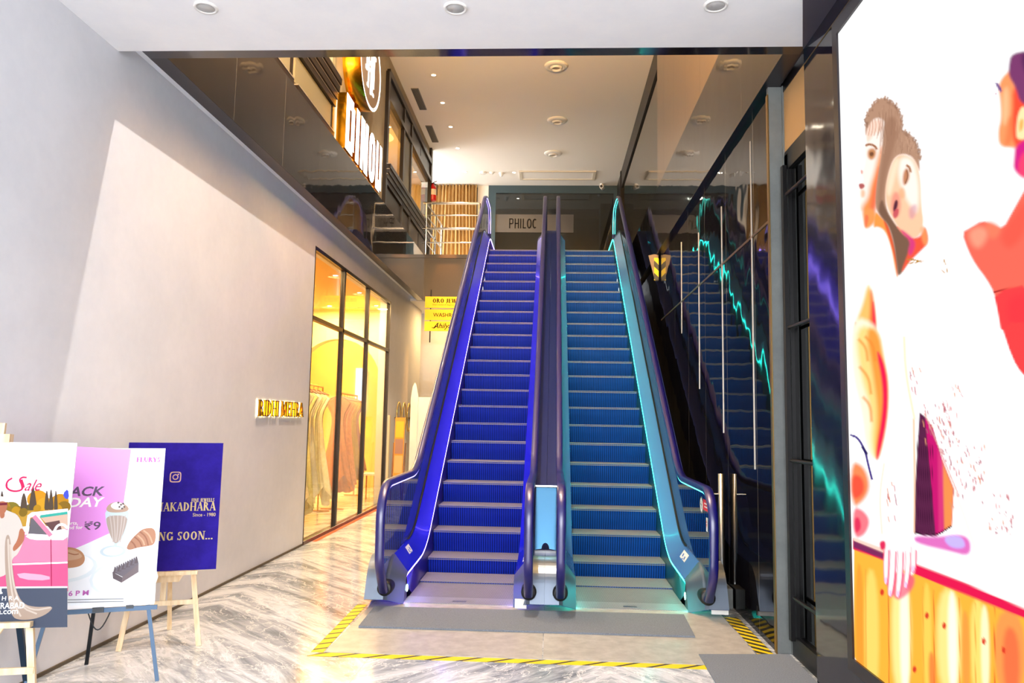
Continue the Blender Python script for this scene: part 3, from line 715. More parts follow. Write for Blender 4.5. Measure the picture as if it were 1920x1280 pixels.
for r_ in (.3, .6): b.box(gR-.002, gR-.001, ys+(ye-ys)*.15, ys+(ye-ys)*.8, zs+dz*r_, zs+dz*(r_+.1), 1)
b.build('sticker', [mat('sticker_red', '#e0182a', .4), mat('sticker_white')], eR)['label'] = 'red sticker with white lines'
p0, p1 = on(1323, 969, 0, gR), on(1328, 998, 0, gR)
ys, ye = sorted((p0.y, p1.y)); ym = (ys+ye)/2; ys, ye = ym-.03, ym+.03; z0, z1 = sorted((p0.z, p1.z))
b = MB().box(gR-.001, gR, ys, ye, z0, z1, 0)
b.poly([(gR-.002, ym-.02, z0+(z1-z0)*.62), (gR-.002, ym+.02, z0+(z1-z0)*.62), (gR-.002, ym, z0+(z1-z0)*.95)], 1)
b.poly([(gR-.002, ym-.02, z0+(z1-z0)*.55), (gR-.002, ym+.02, z0+(z1-z0)*.55), (gR-.002, ym, z0+(z1-z0)*.25)], 1)
b.build('sticker', [mat('sticker_white'), mat('sticker_red')], eR)['label'] = 'white sticker with red arrows'
yf = 6.718
for par, xa, xb in ((eR, 1.36, 1.50), (eL, -.285, -.185)):
    MB().box(xa, xb, yf-.004, yf+.02, .022, .098).build('label_plate', m_white, par)
def deck_sticker(par, xc, sd, yc, s):
    dp = fillet(D_PATH, 12); A = on_profile(dp, xc+sd*.51, .03); B = on_profile(dp, xc+sd*.585, .14)
    def at(L, y):
        for i in range(len(L)-1):
            if L[i].y <= y <= L[i+1].y: 
                k = (y-L[i].y)/(L[i+1].y-L[i].y); return L[i].lerp(L[i+1], k)
    q = [at(A, yc), at(B, yc), at(B, yc+s), at(A, yc+s)]
    n = (q[1]-q[0]).cross(q[3]-q[0]).normalized(); n = n if n.z > 0 else -n
    b = MB().prism([p+n*.002 for p in q], n*.001, 0)
    for i, (u0, v0) in enumerate(((.15, .2), (.4, .5), (.62, .3), (.3, .75), (.7, .7))):
        def lp(u, v): return (q[0]*(1-u)*(1-v)+q[1]*u*(1-v)+q[2]*u*v+q[3]*(1-u)*v)+n*.0036
        b.poly([lp(u0-.1, v0-.1), lp(u0+.12, v0-.05), lp(u0+.1, v0+.1), lp(u0-.12, v0+.06)], 1)
    b.build('sticker', [mat('sticker_white'), mat('sticker_blue', '#2d62b8', .5)], par)
deck_sticker(eR, X0+.745, 1, 7.38, .26); deck_sticker(eL, X0-.745, -1, 7.42, .16); deck_sticker(eL, X0-.745, 1, 7.2, .2)
# glazed panel between the two newels
xa, xb = X0-.098, X0+.098
t = thing('divider_panel', 'pale blue reflective panel standing between the two escalator newels', 'panel', (X0, 7.25, .4))
arch = [(X0+.035*math.cos(math.pi*i/10), .44+.05*math.sin(math.pi*i/10)) for i in range(11)]
out = [Vector((xa, 7.22, .43)), Vector((xa, 7.42, .985)), Vector((xb, 7.42, .985)), Vector((xb, 7.22, .43))] + [Vector((x, 7.22+(z-.43)*.36, z)) for x, z in arch]
MB().prism(out, (0, .015, 0)).build('panel', m_bluepl, t)
MB().box(xa-.004, xb+.004, 7.40, 7.45, .983, .997).build('top_rail', m_chrome, t)
MB().box(xa, xb, 7.20, 7.235, .40, .43).build('bottom_rail', m_chrome, t)

# ================================================================== FLOOR THINGS
p = [on(702, 1140.6, 2, 0), on(1282.2, 1156, 2, 0), on(1303, 1197, 2, 0), on(672, 1178, 2, 0)]
b = MB().prism([v+Vector((0, 0, .007)) for v in p], (0, 0, .014)); tag(b.build('floor_mat', m_mat), 'long grey mat lying in front of both escalators', 'mat')
p = [on(1310, 1229, 2, 0), on(1480, 1229, 2, 0), Vector((1.68, 5.1, 0)), Vector((1.68, 3.6, 0)), Vector((1.03, 3.6, 0))]
b = MB().prism(p, (0, 0, .012)); tag(b.build('floor_mat', m_mat), 'grey carpet mat beside the dark pier and grey post', 'mat')
def tape(name, pts, label, hz=m_haz):
    tag(MB().prism([Vector(q) for q in pts], (0, 0, .0015)).build(name, hz), label, 'hazard tape', 'hazard tape around the landing')
yA = 5.31
tape('hazard_tape', [(-1.62, yA, .001), (1.56, yA, .001), (1.56, yA+.085, .001), (-1.54, yA+.085, .001)], 'yellow and black tape across the front of the landing', m_hazf)
tape('hazard_tape', [(-1.62, yA+.09, .001), (-1.535, yA+.09, .001), (-1.56, 6.78, .001), (-1.645, 6.78, .001)], 'yellow and black tape along the left of the landing', m_hazf)
tape('hazard_tape', [(1.47, yA+.09, .001), (1.585, yA+.09, .001), (1.575, 6.72, .001), (1.46, 6.72, .001)], 'broad yellow and black tape beside the black wall')
# bollard post with side bar
t = thing('barrier_post', 'brushed steel post on a grey block beside the black wall', 'post', (1.565, 7.25, 0))
MB().box(1.53, 1.61, 7.02, 7.34, 0, .17).build('foot_block', m_concrete, t, bevel=.006)
MB().lathe([(.038, .17), (.038, .19), (.028, .20), (.028, 1.15), (.0001, 1.152)], (1.565, 7.25, 0), 20).build('post', m_steel, t)
MB().tube([(1.545, 7.25, .965), (1.46, 7.25, .965)], .008, 8).build('side_bar', m_chrome, t)
# head guard hanging from the soffit corner
yy = 11.6
t = thing('head_guard', 'yellow and black chevron guard hanging where the right handrail meets the soffit', 'guard', (1.6, yy, 3.75))
MB().prism([(1.45, yy+.01, 4.13), (1.535, yy+.01, 4.148), (1.60, yy+.01, 4.14), (1.60, yy+.01, 3.74), (1.55, yy+.01, 3.74)], (0, .03, 0)).build('plate', mat('guard_beige', '#8a7152', .4), t)
MB().box(1.532, 1.60, yy-.012, yy+.01, 3.745, 4.09).build('chevron', m_haz2, t)
# ================================================================== SIGNS AND UPPER-FLOOR THINGS
# gold letters on the plaster wall, lit from behind
t = thing('wall_sign', 'gold back-lit RIDHI MEHRA letters on the plaster wall beside the shop front', 'sign', (XL, 8.8, 1.6))
gl = glow('#ffe9b0', 5, 'letter_backlight')
sz = .172
def put(mb, ch):
    o = mb.build('letter', [mat('dark_bronze_face', '#5a340f', .35, .6), m_gold], t)
    b = MB(); k = 0
    for fc, in_ in zip(mb.f, mb.s):
        vs = [mb.v[i] for i in fc]
        if max(abs(v.x-vs[0].x) for v in vs) < 1e-6 and vs[0].x < XL+.03: b.poly([Vector((XL+.014, v.y, v.z)) for v in vs])
    b.build('backlight', gl, o)
tot = sum(GLY[c_][0]+.07 for c_ in 'RIDHI MEHRA')
serif(MB(), 'RIDHI MEHRA', (XL+.02, 7.97, 1.60), (0, 1, 0), (0, 0, 1), sz, sx=1.47/(tot*sz), track=.07, ext=(.022, 0, 0), ms=1, split=put)
# big lit shop letters on the upper floor (tall rounded bars)
m_lit = glow('#fffaf0', 2.6, 'lit_letter_face'); m_letside = m_gold
xa, dp_ = -2.80, .13
t = thing('shop_sign', 'tall glowing white letters with gold sides standing on the upper ledge', 'sign', (xa, 11.2, ZF+.25), None)
def bigletter(strokes):
    b = MB()
    for pts in strokes:
        b.prism([Vector((xa-dp_, y, z)) for y, z in pts], (dp_, 0, 0), 0, 1)
        b.poly([Vector((xa+.002, y, z)) for y, z in pts], 0)
    o = b.build('letter', [m_lit, m_letside], t); return o
zb, zt_ = 5.20, 5.97
def rect(a, b_, z0=zb, z1=zt_): return [(a, z0), (b_, z0), (b_, z1), (a, z1)]
def arcband(y0, y1, z0, z1, w, top=True):
    n = 10; cy = (y0+y1)/2; r = (y1-y0)/2; sgn = 1 if top else -1; zc = z1-r if top else z0+r
    o_ = [(cy-r*math.cos(math.pi*i/n), zc+sgn*r*math.sin(math.pi*i/n)) for i in range(n+1)]
    i_ = [(cy-(r-w)*math.cos(math.pi*i/n), zc+sgn*(r-w)*math.sin(math.pi*i/n)) for i in range(n+1)]
    return [o_[j:j+2]+i_[j:j+2][::-1] for j in range(n)]
y = 9.90
bigletter([rect(y, y+.17), rect(y+.15, y+.36, zt_-.16, zt_), rect(y+.15, y+.36, zb, zb+.16), rect(y+.27, y+.44, zb+.08, zt_-.08)])          # D
bigletter([rect(y+.53, y+.71)])                                                                                                            # I
bigletter([rect(y+.80, y+.95), rect(y+1.09, y+1.24), [(y+.92, zt_), (y+1.02, zt_), (y+1.12, zb), (y+1.02, zb)]])                             # N
r_ = arcband(y+1.32, y+1.70, zb, zt_, .15)+arcband(y+1.32, y+1.70, zb, zt_, .15, False)
bigletter(r_+[rect(y+1.32, y+1.47, zb+.18, zt_-.18), rect(y+1.55, y+1.70, zb+.18, zt_-.18)])                                                # O
bigletter([rect(y+1.78, y+1.92), rect(y+2.02, y+2.17, zb+.05), rect(y+1.92, y+2.05, zb, zb+.18)])                                           # U
MB().box(xa-.14, xa-.02, 9.85, 12.1, ZF+.03, zb).build('base_rail', m_gold, t)
t2 = thing('round_emblem', 'large round back-lit emblem with gold rim and glowing monogram above the lit letters', 'sign', (XF, 10.72, 6.1))
cy, cz, R = 10.72, 6.70, .62
MB().lathe([(R, 0), (R, .26), (R-.04, .26), (R-.04, .06)], (XF, cy, cz), 48, 0, 'x').build('rim', m_gold, t2)
MB().lathe([(.0001, .255), (R-.045, .255)], (XF, cy, cz), 48, 0, 'x', False).build('face', mat('emblem_face', '#7a6858', .5), t2)
MB().lathe([(R-.05, .258), (R-.005, .262), (R-.0, .258)], (XF, cy, cz), 48, 0, 'x', False).build('ring_light', m_lit, t2)
MB().lathe([(.3, .03), (R-.02, .03)], (XF, cy, cz), 48, 0, 'x', False).build('backlight', glow('#ffdf9a', 3, 'emblem_halo'), t2)
b = MB(); xm = XF+.262
def mono(y0, y1, z0, z1): b.box(xm-.004, xm, cy+y0*.8, cy+y1*.8, cz+z0*.8, cz+z1*.8)
mono(-.34, -.28, -.12, .5); mono(-.40, -.28, -.18, -.11); mono(-.2, -.14, -.42, .5); mono(-.26, -.14, -.44, -.38); mono(-.24, .2, .02, .08); mono(-.02, .04, -.5, .5); mono(.1, .16, -.44, .4); mono(.1, .26, -.46, -.40); mono(.2, .26, -.3, .45); mono(.2, .36, .28, .34); mono(-.3, .1, -.1, -.05)
b.build('monogram', m_lit, t2)
# steel rail at the landing
t = thing('guard_rail', 'steel pipe guard rail with four bars in front of the gold curtain', 'railing', (-2.2, 16.46, ZF))
yr = 16.46
for i, z in enumerate((6.32, 6.05, 5.75, 5.44)):
    MB().tube([(-2.86, yr, z), (-1.62, yr, z)], .028 if i in (0, 2) else .015, 10).build('bar', m_chrome, t)
for i, z in enumerate((6.32, 6.05, 5.75, 5.44)):
    MB().tube([(-2.78, yr, z), (-2.72, 18.4, z)], .022 if i in (0, 2) else .014, 8).build('bar', m_chrome, t)
for x, y_ in ((-2.78, yr), (-1.62, yr), (-2.74, 17.5), (-2.72, 18.4)):
    MB().tube([(x, y_, ZF), (x, y_, 6.32)], .026, 10).build('post', m_chrome, t)
# fire extinguisher on the frame end
ex = Vector((-2.86, 17.72, 6.74))
t = thing('fire_extinguisher', 'red fire extinguisher hung at the end of the dark upper windows', 'fire extinguisher', ex)
MB().lathe([(.0001, 0), (.075, 0), (.085, .02), (.085, .30), (.06, .36), (.03, .39), (.03, .41)], ex, 20).build('cylinder', m_red, t)
MB().lathe([(.0855, .13), (.0855, .27)], ex, 20).build('label_band', mat('cream_label', '#efd9b8', .5), t)
b = MB().lathe([(.025, .40), (.03, .43), (.0001, .44)], ex, 12); b.bar(ex+Vector((0, 0, .44)), ex+Vector((.09, -.02, .47)), .02, .012).bar(ex+Vector((0, 0, .42)), ex+Vector((-.08, 0, .43)), .02, .012); b.build('valve', m_black, t)
MB().tube([ex+Vector((.02, -.02, .42)), ex+Vector((.10, -.05, .36)), ex+Vector((.105, -.05, .12))], .01, 8).build('hose', m_black, t)
# curtain
b = MB(); cols = 150; x0, x1 = -3.45, -2.09; rows = 14; vs = []
for r_ in range(rows+1):
    q = r_/rows
    for i in range(cols+1):
        u = i/cols; ph = u*2*math.pi*15 + 1.8*math.sin(q*2.2+u*5)*(1-q)
        vs.append((x0+(x1-x0)*u - .12*(1-q)*math.sin(u*6)*.5, 20.45+.055*math.sin(ph)+.02*math.sin(2.3*ph+q*2), ZF+.02+(7.96-ZF)*q))
fs = [(r_*(cols+1)+i, r_*(cols+1)+i+1, (r_+1)*(cols+1)+i+1, (r_+1)*(cols+1)+i) for r_ in range(rows) for i in range(cols)]
b.add(vs, fs, 0, True); cu = b.build('curtain', m_curt)
md = cu.modifiers.new('thick', 'SOLIDIFY'); md.thickness = .006
tag(cu, 'gold pleated floor-length curtain behind the steel rail', 'curtain')
# hanging direction sign
yy = 15.0
t = thing('hanging_sign', 'three yellow brass direction plates hung on thin rods beside the left escalator', 'sign', (-2.15, yy, 3.3))
for x in (-2.40, -1.75): MB().tube([(x, yy+.02, 3.1), (x, yy+.02, ZC)], .012, 8).build('rod', m_black, t)
m_ink = mat('dark_sign_ink', '#1c1206', .7, spec=.1)
for i, (z0, z1) in enumerate(((3.785, 4.01), (3.54, 3.755), (3.325, 3.52))):
    pl = MB().box(-2.51, -1.62, yy-.012, yy+.006, z0, z1).build('plate', m_sign, t)
    b = MB(); f_ = yy-.0135
    if i == 0:
        serif(b, 'ORO JEWELS', (-2.36, f_, z0+.10), (1, 0, 0), (0, 0, 1), .085, wscale=1.5, sx=.95)
        b.text('Smart choice of elegance', (-2.36, f_, z0+.05), (1, 0, 0), (0, 0, 1), .042)
    if i == 1: b.text('WASHROOM', (-2.34, f_, z0+.07), (1, 0, 0), (0, 0, 1), .105, bold=.012)
    if i == 2:
        b.text('Ahilya', (-2.33, f_, z0+.06), (1, 0, 0), (0, 0, 1), .14, shear=.35, bold=.012)
        b.tube([(-2.36, f_, z0+.07), (-2.32, f_, z0+.055), (-2.26, f_, z0+.1), (-2.235, f_, z0+.165)], .007, 6)
    b.build('lettering', m_ink, pl)
# rings and boards at the far end of the passage
t = thing('ring_sign', 'row of five tall gold loop outlines on the wall right of the shop front', 'sign', (XL, 16.4, 1.62))
for i in range(5):
    yc = 15.48+.56*i
    pts = [(XL+.03, yc+.20*math.cos(2*math.pi*j/24), 1.63+.30*math.sin(2*math.pi*j/24)) for j in range(24)]
    MB().tube(pts, .016, 8, closed=True).build('loop', mat('gold_loop', '#e3c27a', .25, .9), t)
MB().box(XL, XL+.012, 15.2, 18.0, 1.605, 1.625).build('backing_bar', m_brass, t)
struct(MB().box(XL, XL+.035, 14.58, 14.66, 0, 1.66).build('trim_22', mat('pale_edge_board', '#e8d9ae', .5)), 'pale upright edge board beside the shop front', 'trim')
a = on(790, 722, 1, 14.6)
b = MB(); pts = smooth([(-2.72, 1.0), (-2.72, 2.05), (-2.64, 2.42), (-2.58, 2.1), (-2.56, 1.0)], 1)
b.prism([Vector((x, 14.8, z)) for x, z in [(-2.70, 0), (-2.56, 0), (-2.56, 2.05), (-2.60, 2.25), (-2.63, 2.30), (-2.67, 2.22), (-2.70, 2.0)]], (0, .05, 0)); b.box(-2.56, -1.9, 14.82, 14.86, 0, 2.02)
tag(b.build('display_board', m_white), 'white display board with a pointed left edge standing behind the left handrail', 'board')
t = thing('banner_stand', 'narrow yellow and brown picture banner leaning beside the white display board', 'banner', (-2.82, 14.3, 0))
b = MB().prism([(-2.90, 14.3, .55), (-2.72, 14.3, .55), (-2.72, 14.38, 1.62), (-2.90, 14.38, 1.62)], (0, .02, 0), 0)
for i, (z0, z1) in enumerate(((1.25, 1.55), (.95, 1.22), (.6, .92))): b.poly([(-2.885, 14.297+.075*(z0-.55), z0), (-2.735, 14.297+.075*(z0-.55), z0), (-2.735, 14.297+.075*(z1-.55), z1), (-2.885, 14.297+.075*(z1-.55), z1)], 1+i)
b.build('board', [mat('banner_amber', '#c98420', .5), mat('banner_yellow', '#d8a51d', .5), mat('banner_mauve', '#8d6a5c', .5), mat('banner_tan', '#b99a62', .5)], t)
for x in (-2.92, -2.70): MB().bar((x, 14.22, 0), (x, 14.42, 1.15), .025, .025).build('leg', mat('brown_leg', '#6e4526', .5), t)
MB().bar((-2.81, 14.75, 0), (-2.81, 14.40, 1.1), .025, .025).build('leg', mat('brown_leg'), t)

# ================================================================== THE SHOP'S CONTENT
def rail(x0, y0, x1, y1, z, label):
    t = thing('clothes_rail', label, 'clothes rail', ((x0+x1)/2, (y0+y1)/2, 0), 'clothes rails')
    MB().tube([(x0, y0, z), (x1, y1, z)], .018, 10).build('top_bar', m_gold, t)
    for x, y_ in ((x0, y0), (x1, y1)):
        MB().tube([(x, y_, .02), (x, y_, z)], .014, 8).build('upright', m_gold, t)
        MB().bar((x-.2, y_, .012), (x+.2, y_, .012), .03, .024, (0, 1, 0)).build('foot', m_gold, t)
    return t
def dress(x, y, ztop, zbot, w, flare, col, label, rz, depth=.16, sheen=.6):
    t = thing('dress', label, 'dress', (x, y, zbot), 'dresses on the shop rails')
    ux = Vector((math.cos(rz), math.sin(rz), 0)); uy = Vector((-math.sin(rz), math.cos(rz), 0)); c0 = Vector((x, y, 0))
    b = MB(); n = 44; rows = 16; vs = []; ph = random.random()*6; nf = random.choice((7, 8, 9)); sw = random.uniform(-.12, .12)
    H_ = ztop-zbot
    for r_ in range(rows+1):
        q = r_/rows; z = zbot+H_*q
        s = w*(.98 if q > .86 else 0)+0
        wid = w*(.42+.58*max(0, (q-.80)/.2)**.7) if q > .80 else w*(.40+.02*(q > .6)+flare*1.15*max(0, .68-q)**1.05)
        sway = sw*(1-q)**1.4
        if q > .93: wid = w*(1.0-(q-.93)/.07*.65)
        dpt = depth*(.5+.9*(1-q)*flare)
        fold = .17*(1-q)**.6+.03
        for j in range(n):
            a = 2*math.pi*j/n; m_ = 1+fold*math.sin(nf*a+ph+2*q)+.05*(1-q)*math.sin(3*a+ph)
            dz = (1-q)**5*(.13*math.sin(2*a+ph)+.05*math.sin(5*a))
            vs.append(c0+ux*sway+ux*(wid*.5*math.cos(a)*m_)+uy*(dpt*.5*math.sin(a)*m_)+Vector((0, 0, z+dz)))
    fs = [(r_*n+j, r_*n+(j+1) % n, (r_+1)*n+(j+1) % n, (r_+1)*n+j) for r_ in range(rows) for j in range(n)]
    b.add(vs, fs, 0, True); b.build('gown', mat('cloth_'+col.strip('#'), col, sheen, build=b_noise(col, tuple(min(1, v*1.5+.02) for v in srgb(col)), 22)), t)
    b = MB(); b.tube([c0-ux*w*.42+Vector((0, 0, ztop-.05)), c0+Vector((0, 0, ztop+.03)), c0+ux*w*.42+Vector((0, 0, ztop-.05))], .012, 6)
    b.tube([c0+Vector((0, 0, ztop+.03)), c0+Vector((0, 0, ztop+.07)), c0+uy*.02+Vector((0, 0, ztop+.10)), c0+uy*.03+Vector((0, 0, ztop+.07))], .004, 6)
    b.build('hanger', mat('hanger_wood', '#7a3d1a', .4), t); return t
rail(-3.78, 11.0, -3.95, 13.2, 2.12, 'gold clothes rail holding the cream gowns, nearer the entrance')
rail(-3.80, 13.55, -4.05, 16.0, 2.05, 'gold clothes rail holding the coloured gowns, farther into the shop')
def lerp(a, b, k): return a+(b-a)*k
cr = [('#f3e6b8', 'pale cream gown with a wide ruffled skirt, first on the near rail', .34, .9), ('#f7efd2', 'ivory gown hanging second on the near rail', .30, .8), ('#f0dc9a', 'buttery yellow gown hanging third on the near rail', .24, .95), ('#f8f0da', 'white net gown hanging fourth on the near rail', .32, 1.0), ('#f2e2b4', 'cream lace gown hanging fifth on the near rail', .3, .8), ('#f6ecc8', 'ivory gown hanging last on the near rail', .28, .9)]
for i, (c_, l_, zb_, fl) in enumerate(cr):
    k = (i+.6)/6.4; dress(lerp(-3.78, -3.95, k), lerp(11.1, 13.1, k), 2.02, zb_, .46, fl, c_, l_, .12+.05*math.sin(i*2))
cr = [('#a4663c', 'rust brown beaded gown, first on the far rail', .42), ('#b06a48', 'terracotta gown, second on the far rail', .40), ('#c98a5a', 'peach gown with full skirt, third on the far rail', .42), ('#c47a52', 'copper gown, fourth on the far rail', .34), ('#8a7a2a', 'olive green gown, fifth on the far rail', .5), ('#7d6a24', 'moss green gown, sixth on the far rail', .52), ('#6d4657', 'plum gown, last on the far rail', .55)]
for i, (c_, l_, zb_) in enumerate(cr):
    k = (i+.5)/7.2; dress(lerp(-3.80, -4.05, k), lerp(13.6, 15.9, k), 1.96, zb_, .48, .85, c_, l_, .12+.06*math.sin(i*1.7))
# small console and stool in the shop
t = thing('side_table', 'small gold-legged side table under the coloured gowns', 'table', (-3.51, 15.15, 0))
MB().box(-3.66, -3.36, 14.9, 15.4, .50, .53).build('top', m_white, t)
for x in (-3.64, -3.38):
    for y_ in (14.93, 15.37): MB().bar((x, y_, 0), (x, y_, .5), .025, .025).build('leg', m_gold, t)
a = on(787, 700, 1, 14.2)
t = thing('wall_picture', 'small line drawing on white card in the shop', 'picture', (-3.4, 16.1, 1.5))
b = MB().box(-3.62, -3.40, 16.16, 16.18, 1.32, 1.78, 0)
for (u0, v0, u1, v1) in ((.2, .8, .5, .6), (.5, .6, .3, .4), (.3, .4, .6, .3), (.6, .3, .5, .15), (.4, .9, .7, .7)):
    b.bar((-3.62+.22*u0, 16.158, 1.32+.46*v0), (-3.62+.22*u1, 16.158, 1.32+.46*v1), .008, .002, (0, 0, 1), 1)
b.build('card', [m_white, mat('pencil_brown', '#a5703c', .6)], t)
for i, (x, y_) in enumerate(((-4.6, 11.2), (-4.2, 13.0), (-5.2, 14.2), (-4.6, 15.6))):
    p = Vector((x, y_, 3.9))
    downlight('downlight', p, .06, True, 'small warm downlight in the shop ceiling, %s' % ('nearest the shop front', 'second from the shop front', 'over the rear left', 'in front of the arch')[i], 'shop downlights')
    lamp('AREA', (x, y_, 3.86), 80, '#ffd287', .25, (x, y_, 0), name='shop_light')
for i, (x, y_) in enumerate(((-3.50, 10.6), (-3.52, 12.2), (-3.55, 13.9), (-3.6, 15.5))):
    downlight('downlight', Vector((x, y_, 3.9)), .05, True, 'small added spot in the shop ceiling just inside the glass, %s from the entrance' % ('first', 'second', 'third', 'fourth')[i], 'shop downlights')
    lamp('AREA', (x, y_, 3.86), 60, '#ffdf9f', .2, (x-.25, y_, 0), name='added_gown_light')  # added lamps and fittings that brighten the near side of the gowns
lamp('AREA', (-4.9, 17.2, 3.8), 90, '#ffc766', .5, (-4.9, 17.2, 0), name='arch_light')
# ---- big advert screen on the pier: a picture made of soft colour areas on one flat panel
import numpy as np
XSC = 1.652
scr = thing('advert_screen', 'huge bright advert screen on the dark pier showing three people around a wooden box', 'screen', (1.665, 3.2, .285))
mb = MB().box(1.655, 1.685, 1.8, 4.47, .285, 3.97, 0)
mb.box(1.640, 1.655, 4.40, 4.47, .285, 3.97, 1).box(1.640, 1.655, 1.8, 1.87, .285, 3.97, 1).box(1.640, 1.655, 1.87, 4.40, .285, .355, 1).box(1.640, 1.655, 1.87, 4.40, 3.885, 3.97, 1)
mb.build('housing', [mat('screen_back_blue', '#0c0a2c', .3), mat('screen_frame', '#2a2428', .3, .3)], scr)
a_ = lambda L: [(1560+x/2.561, 120+y/2.561) for x, y in L]
b_ = lambda L: [(1560+x/1.939, 620+y/1.939) for x, y in L]
PIC = []
def S(pts, col, blur=3., sm=2, a=1., k=1.):     # soft area: outline, colour, edge softness, opacity, brightness
    if sm: pts = [tuple(p) for p in smooth([Vector((x, y, 0)) for x, y in pts], sm)]
    PIC.append((np.array([(p[0], p[1]) for p in pts]), np.array(srgb(col))*k, blur, a))
def Ln(pts, w, col, blur=1.2, a=1.):            # stroke
    q = [Vector((x, y, 0)) for x, y in pts]
    if len(q) > 2: q = smooth(q, 2, False)
    A, B = [], []
    for i, p in enumerate(q):
        t = (q[min(i+1, len(q)-1)]-q[max(0, i-1)]).normalized(); c = Vector((-t.y, t.x, 0))*(w/2); A.append(p+c); B.append(p-c)
    PIC.append((np.array([(p.x, p.y) for p in A+B[::-1]]), np.array(srgb(col)), blur, a))
HR, HD = '#b58d74', '#7d5c4a'
# --- person at the left edge, seen in profile
S(a_([(165, 255), (250, 240), (265, 330), (248, 420), (222, 560), (212, 690), (150, 708), (128, 690), (132, 640), (124, 592), (150, 560), (137, 525), (158, 480), (152, 400), (166, 380), (158, 320)]), '#fff0e6', 8)
S(a_([(246, 380), (235, 520), (222, 600), (212, 700), (165, 800), (148, 720), (140, 690), (175, 640), (182, 590), (205, 520), (222, 440)]), '#ff9350', 16)
S(a_([(230, 470), (222, 600), (212, 700), (180, 740), (185, 650), (205, 570)]), '#ff6a4a', 12, a=.8)
S(a_([(166, 300), (185, 270), (240, 262), (245, 320), (205, 330), (180, 370), (164, 372)]), '#ffc9b0', 9, a=.7)
for x in (178, 192, 206, 222): Ln(a_([(x, 262), (x+6, 300), (x-4, 345)]), 1.6, HR, 1.6, .8)
Ln(a_([(160, 392), (178, 384), (205, 392), (216, 410)]), 4.4, '#a06a4a', 2.5)
S(a_([(172, 410), (200, 402), (214, 420), (206, 452), (186, 462), (170, 445)]), '#c98a5e', 7)
S(a_([(178, 424), (198, 420), (202, 438), (184, 446)]), '#7c5038', 3)
S(a_([(126, 574), (150, 572), (160, 588), (142, 602), (132, 596)]), '#b4605e', 3.5); S(a_([(136, 505), (150, 512), (146, 530), (138, 526)]), '#d98a7a', 3, a=.8)
S(a_([(140, 600), (160, 608), (158, 640), (138, 640)]), '#ffb48c', 7, a=.8)
S(a_([(150, 700), (205, 690), (212, 760), (160, 800), (152, 750)]), '#ff9a58', 9)
S(a_([(158, 720), (180, 730), (164, 790), (156, 770)]), '#ff6f4c', 5, a=.8)
# shoulder and back of the same person
S(a_([(205, 700), (240, 735), (268, 765), (295, 850), (316, 960), (316, 1034), (304, 1000), (284, 880), (255, 800), (218, 780), (196, 790)]), '#ff9a4a', 7)
S(a_([(240, 735), (268, 765), (295, 850), (316, 960), (316, 1034), (306, 960), (282, 860)]), '#e2603c', 4)
# --- hair of the first and second person, dark gap between them
S(a_([(158, 300), (172, 230), (205, 180), (250, 160), (290, 183), (316, 212), (334, 262), (332, 326), (362, 334), (394, 362), (414, 410), (426, 528), (404, 480), (384, 445), (345, 430), (300, 446), (272, 520), (256, 620), (262, 700), (300, 765), (330, 800), (372, 838), (382, 900), (372, 950), (318, 1030), (312, 950), (297, 850), (272, 770), (235, 735), (205, 690), (215, 560), (240, 420), (246, 330), (255, 266), (205, 256), (172, 300), (162, 352)]), HR, 5)
S(a_([(255, 260), (300, 250), (320, 300), (300, 400), (262, 520), (248, 640), (236, 700), (214, 690), (222, 560), (246, 420)]), '#9c735c', 12, a=.8)
S(a_([(240, 640), (258, 700), (300, 765), (330, 800), (388, 850), (380, 905), (350, 965), (318, 1030), (311, 960), (296, 850), (270, 770), (236, 735), (220, 700)]), HD, 6)
rn = random.Random(5); k_ = lambda i: i*2.1
for i in range(46):
    OL = [(162, 290), (172, 235), (205, 184), (250, 164), (290, 186), (316, 215), (333, 262), (334, 322), (362, 336), (394, 364), (414, 412), (420, 450)]
    t_ = i/45*(len(OL)-1.001); j_ = int(t_); x = OL[j_][0]+(OL[j_+1][0]-OL[j_][0])*(t_-j_); y = OL[j_][1]+(OL[j_+1][1]-OL[j_][1])*(t_-j_); r_ = rn.uniform(7, 14)
    Ln(a_([(x+6*math.cos(i), y+14), (x+r_*.6*math.cos(k_(i)), y-2), (x+r_*math.cos(k_(i)+.6), y-r_*1.1)]), 3.2, rn.choice((HR, '#a78069', '#94705c')), 2.4, .9)
    Ln(a_([(x+r_*.5*math.cos(k*.9+i), y+r_*.5*math.sin(k*.9+i)) for k in range(5)]), 2.6, rn.choice((HR, '#a78069', '#94705c')), 2.0, .9)
for i in range(26):
    x = rn.uniform(200, 330); y = rn.uniform(190, 300); Ln(a_([(x, y), (x+rn.uniform(-8, 12), y+60), (x+rn.uniform(-20, 10), y+130)]), 1.6, rn.choice(('#8f6a55', '#c59c82', '#a47b64')), 1.8, .5)
for i in range(22):
    x = rn.uniform(335, 410); y = rn.uniform(345, 400); Ln(a_([(x, y), (x+rn.uniform(-20, 14), y+40)]), 1.5, rn.choice(('#8f6a55', '#c59c82')), 1.8, .5)
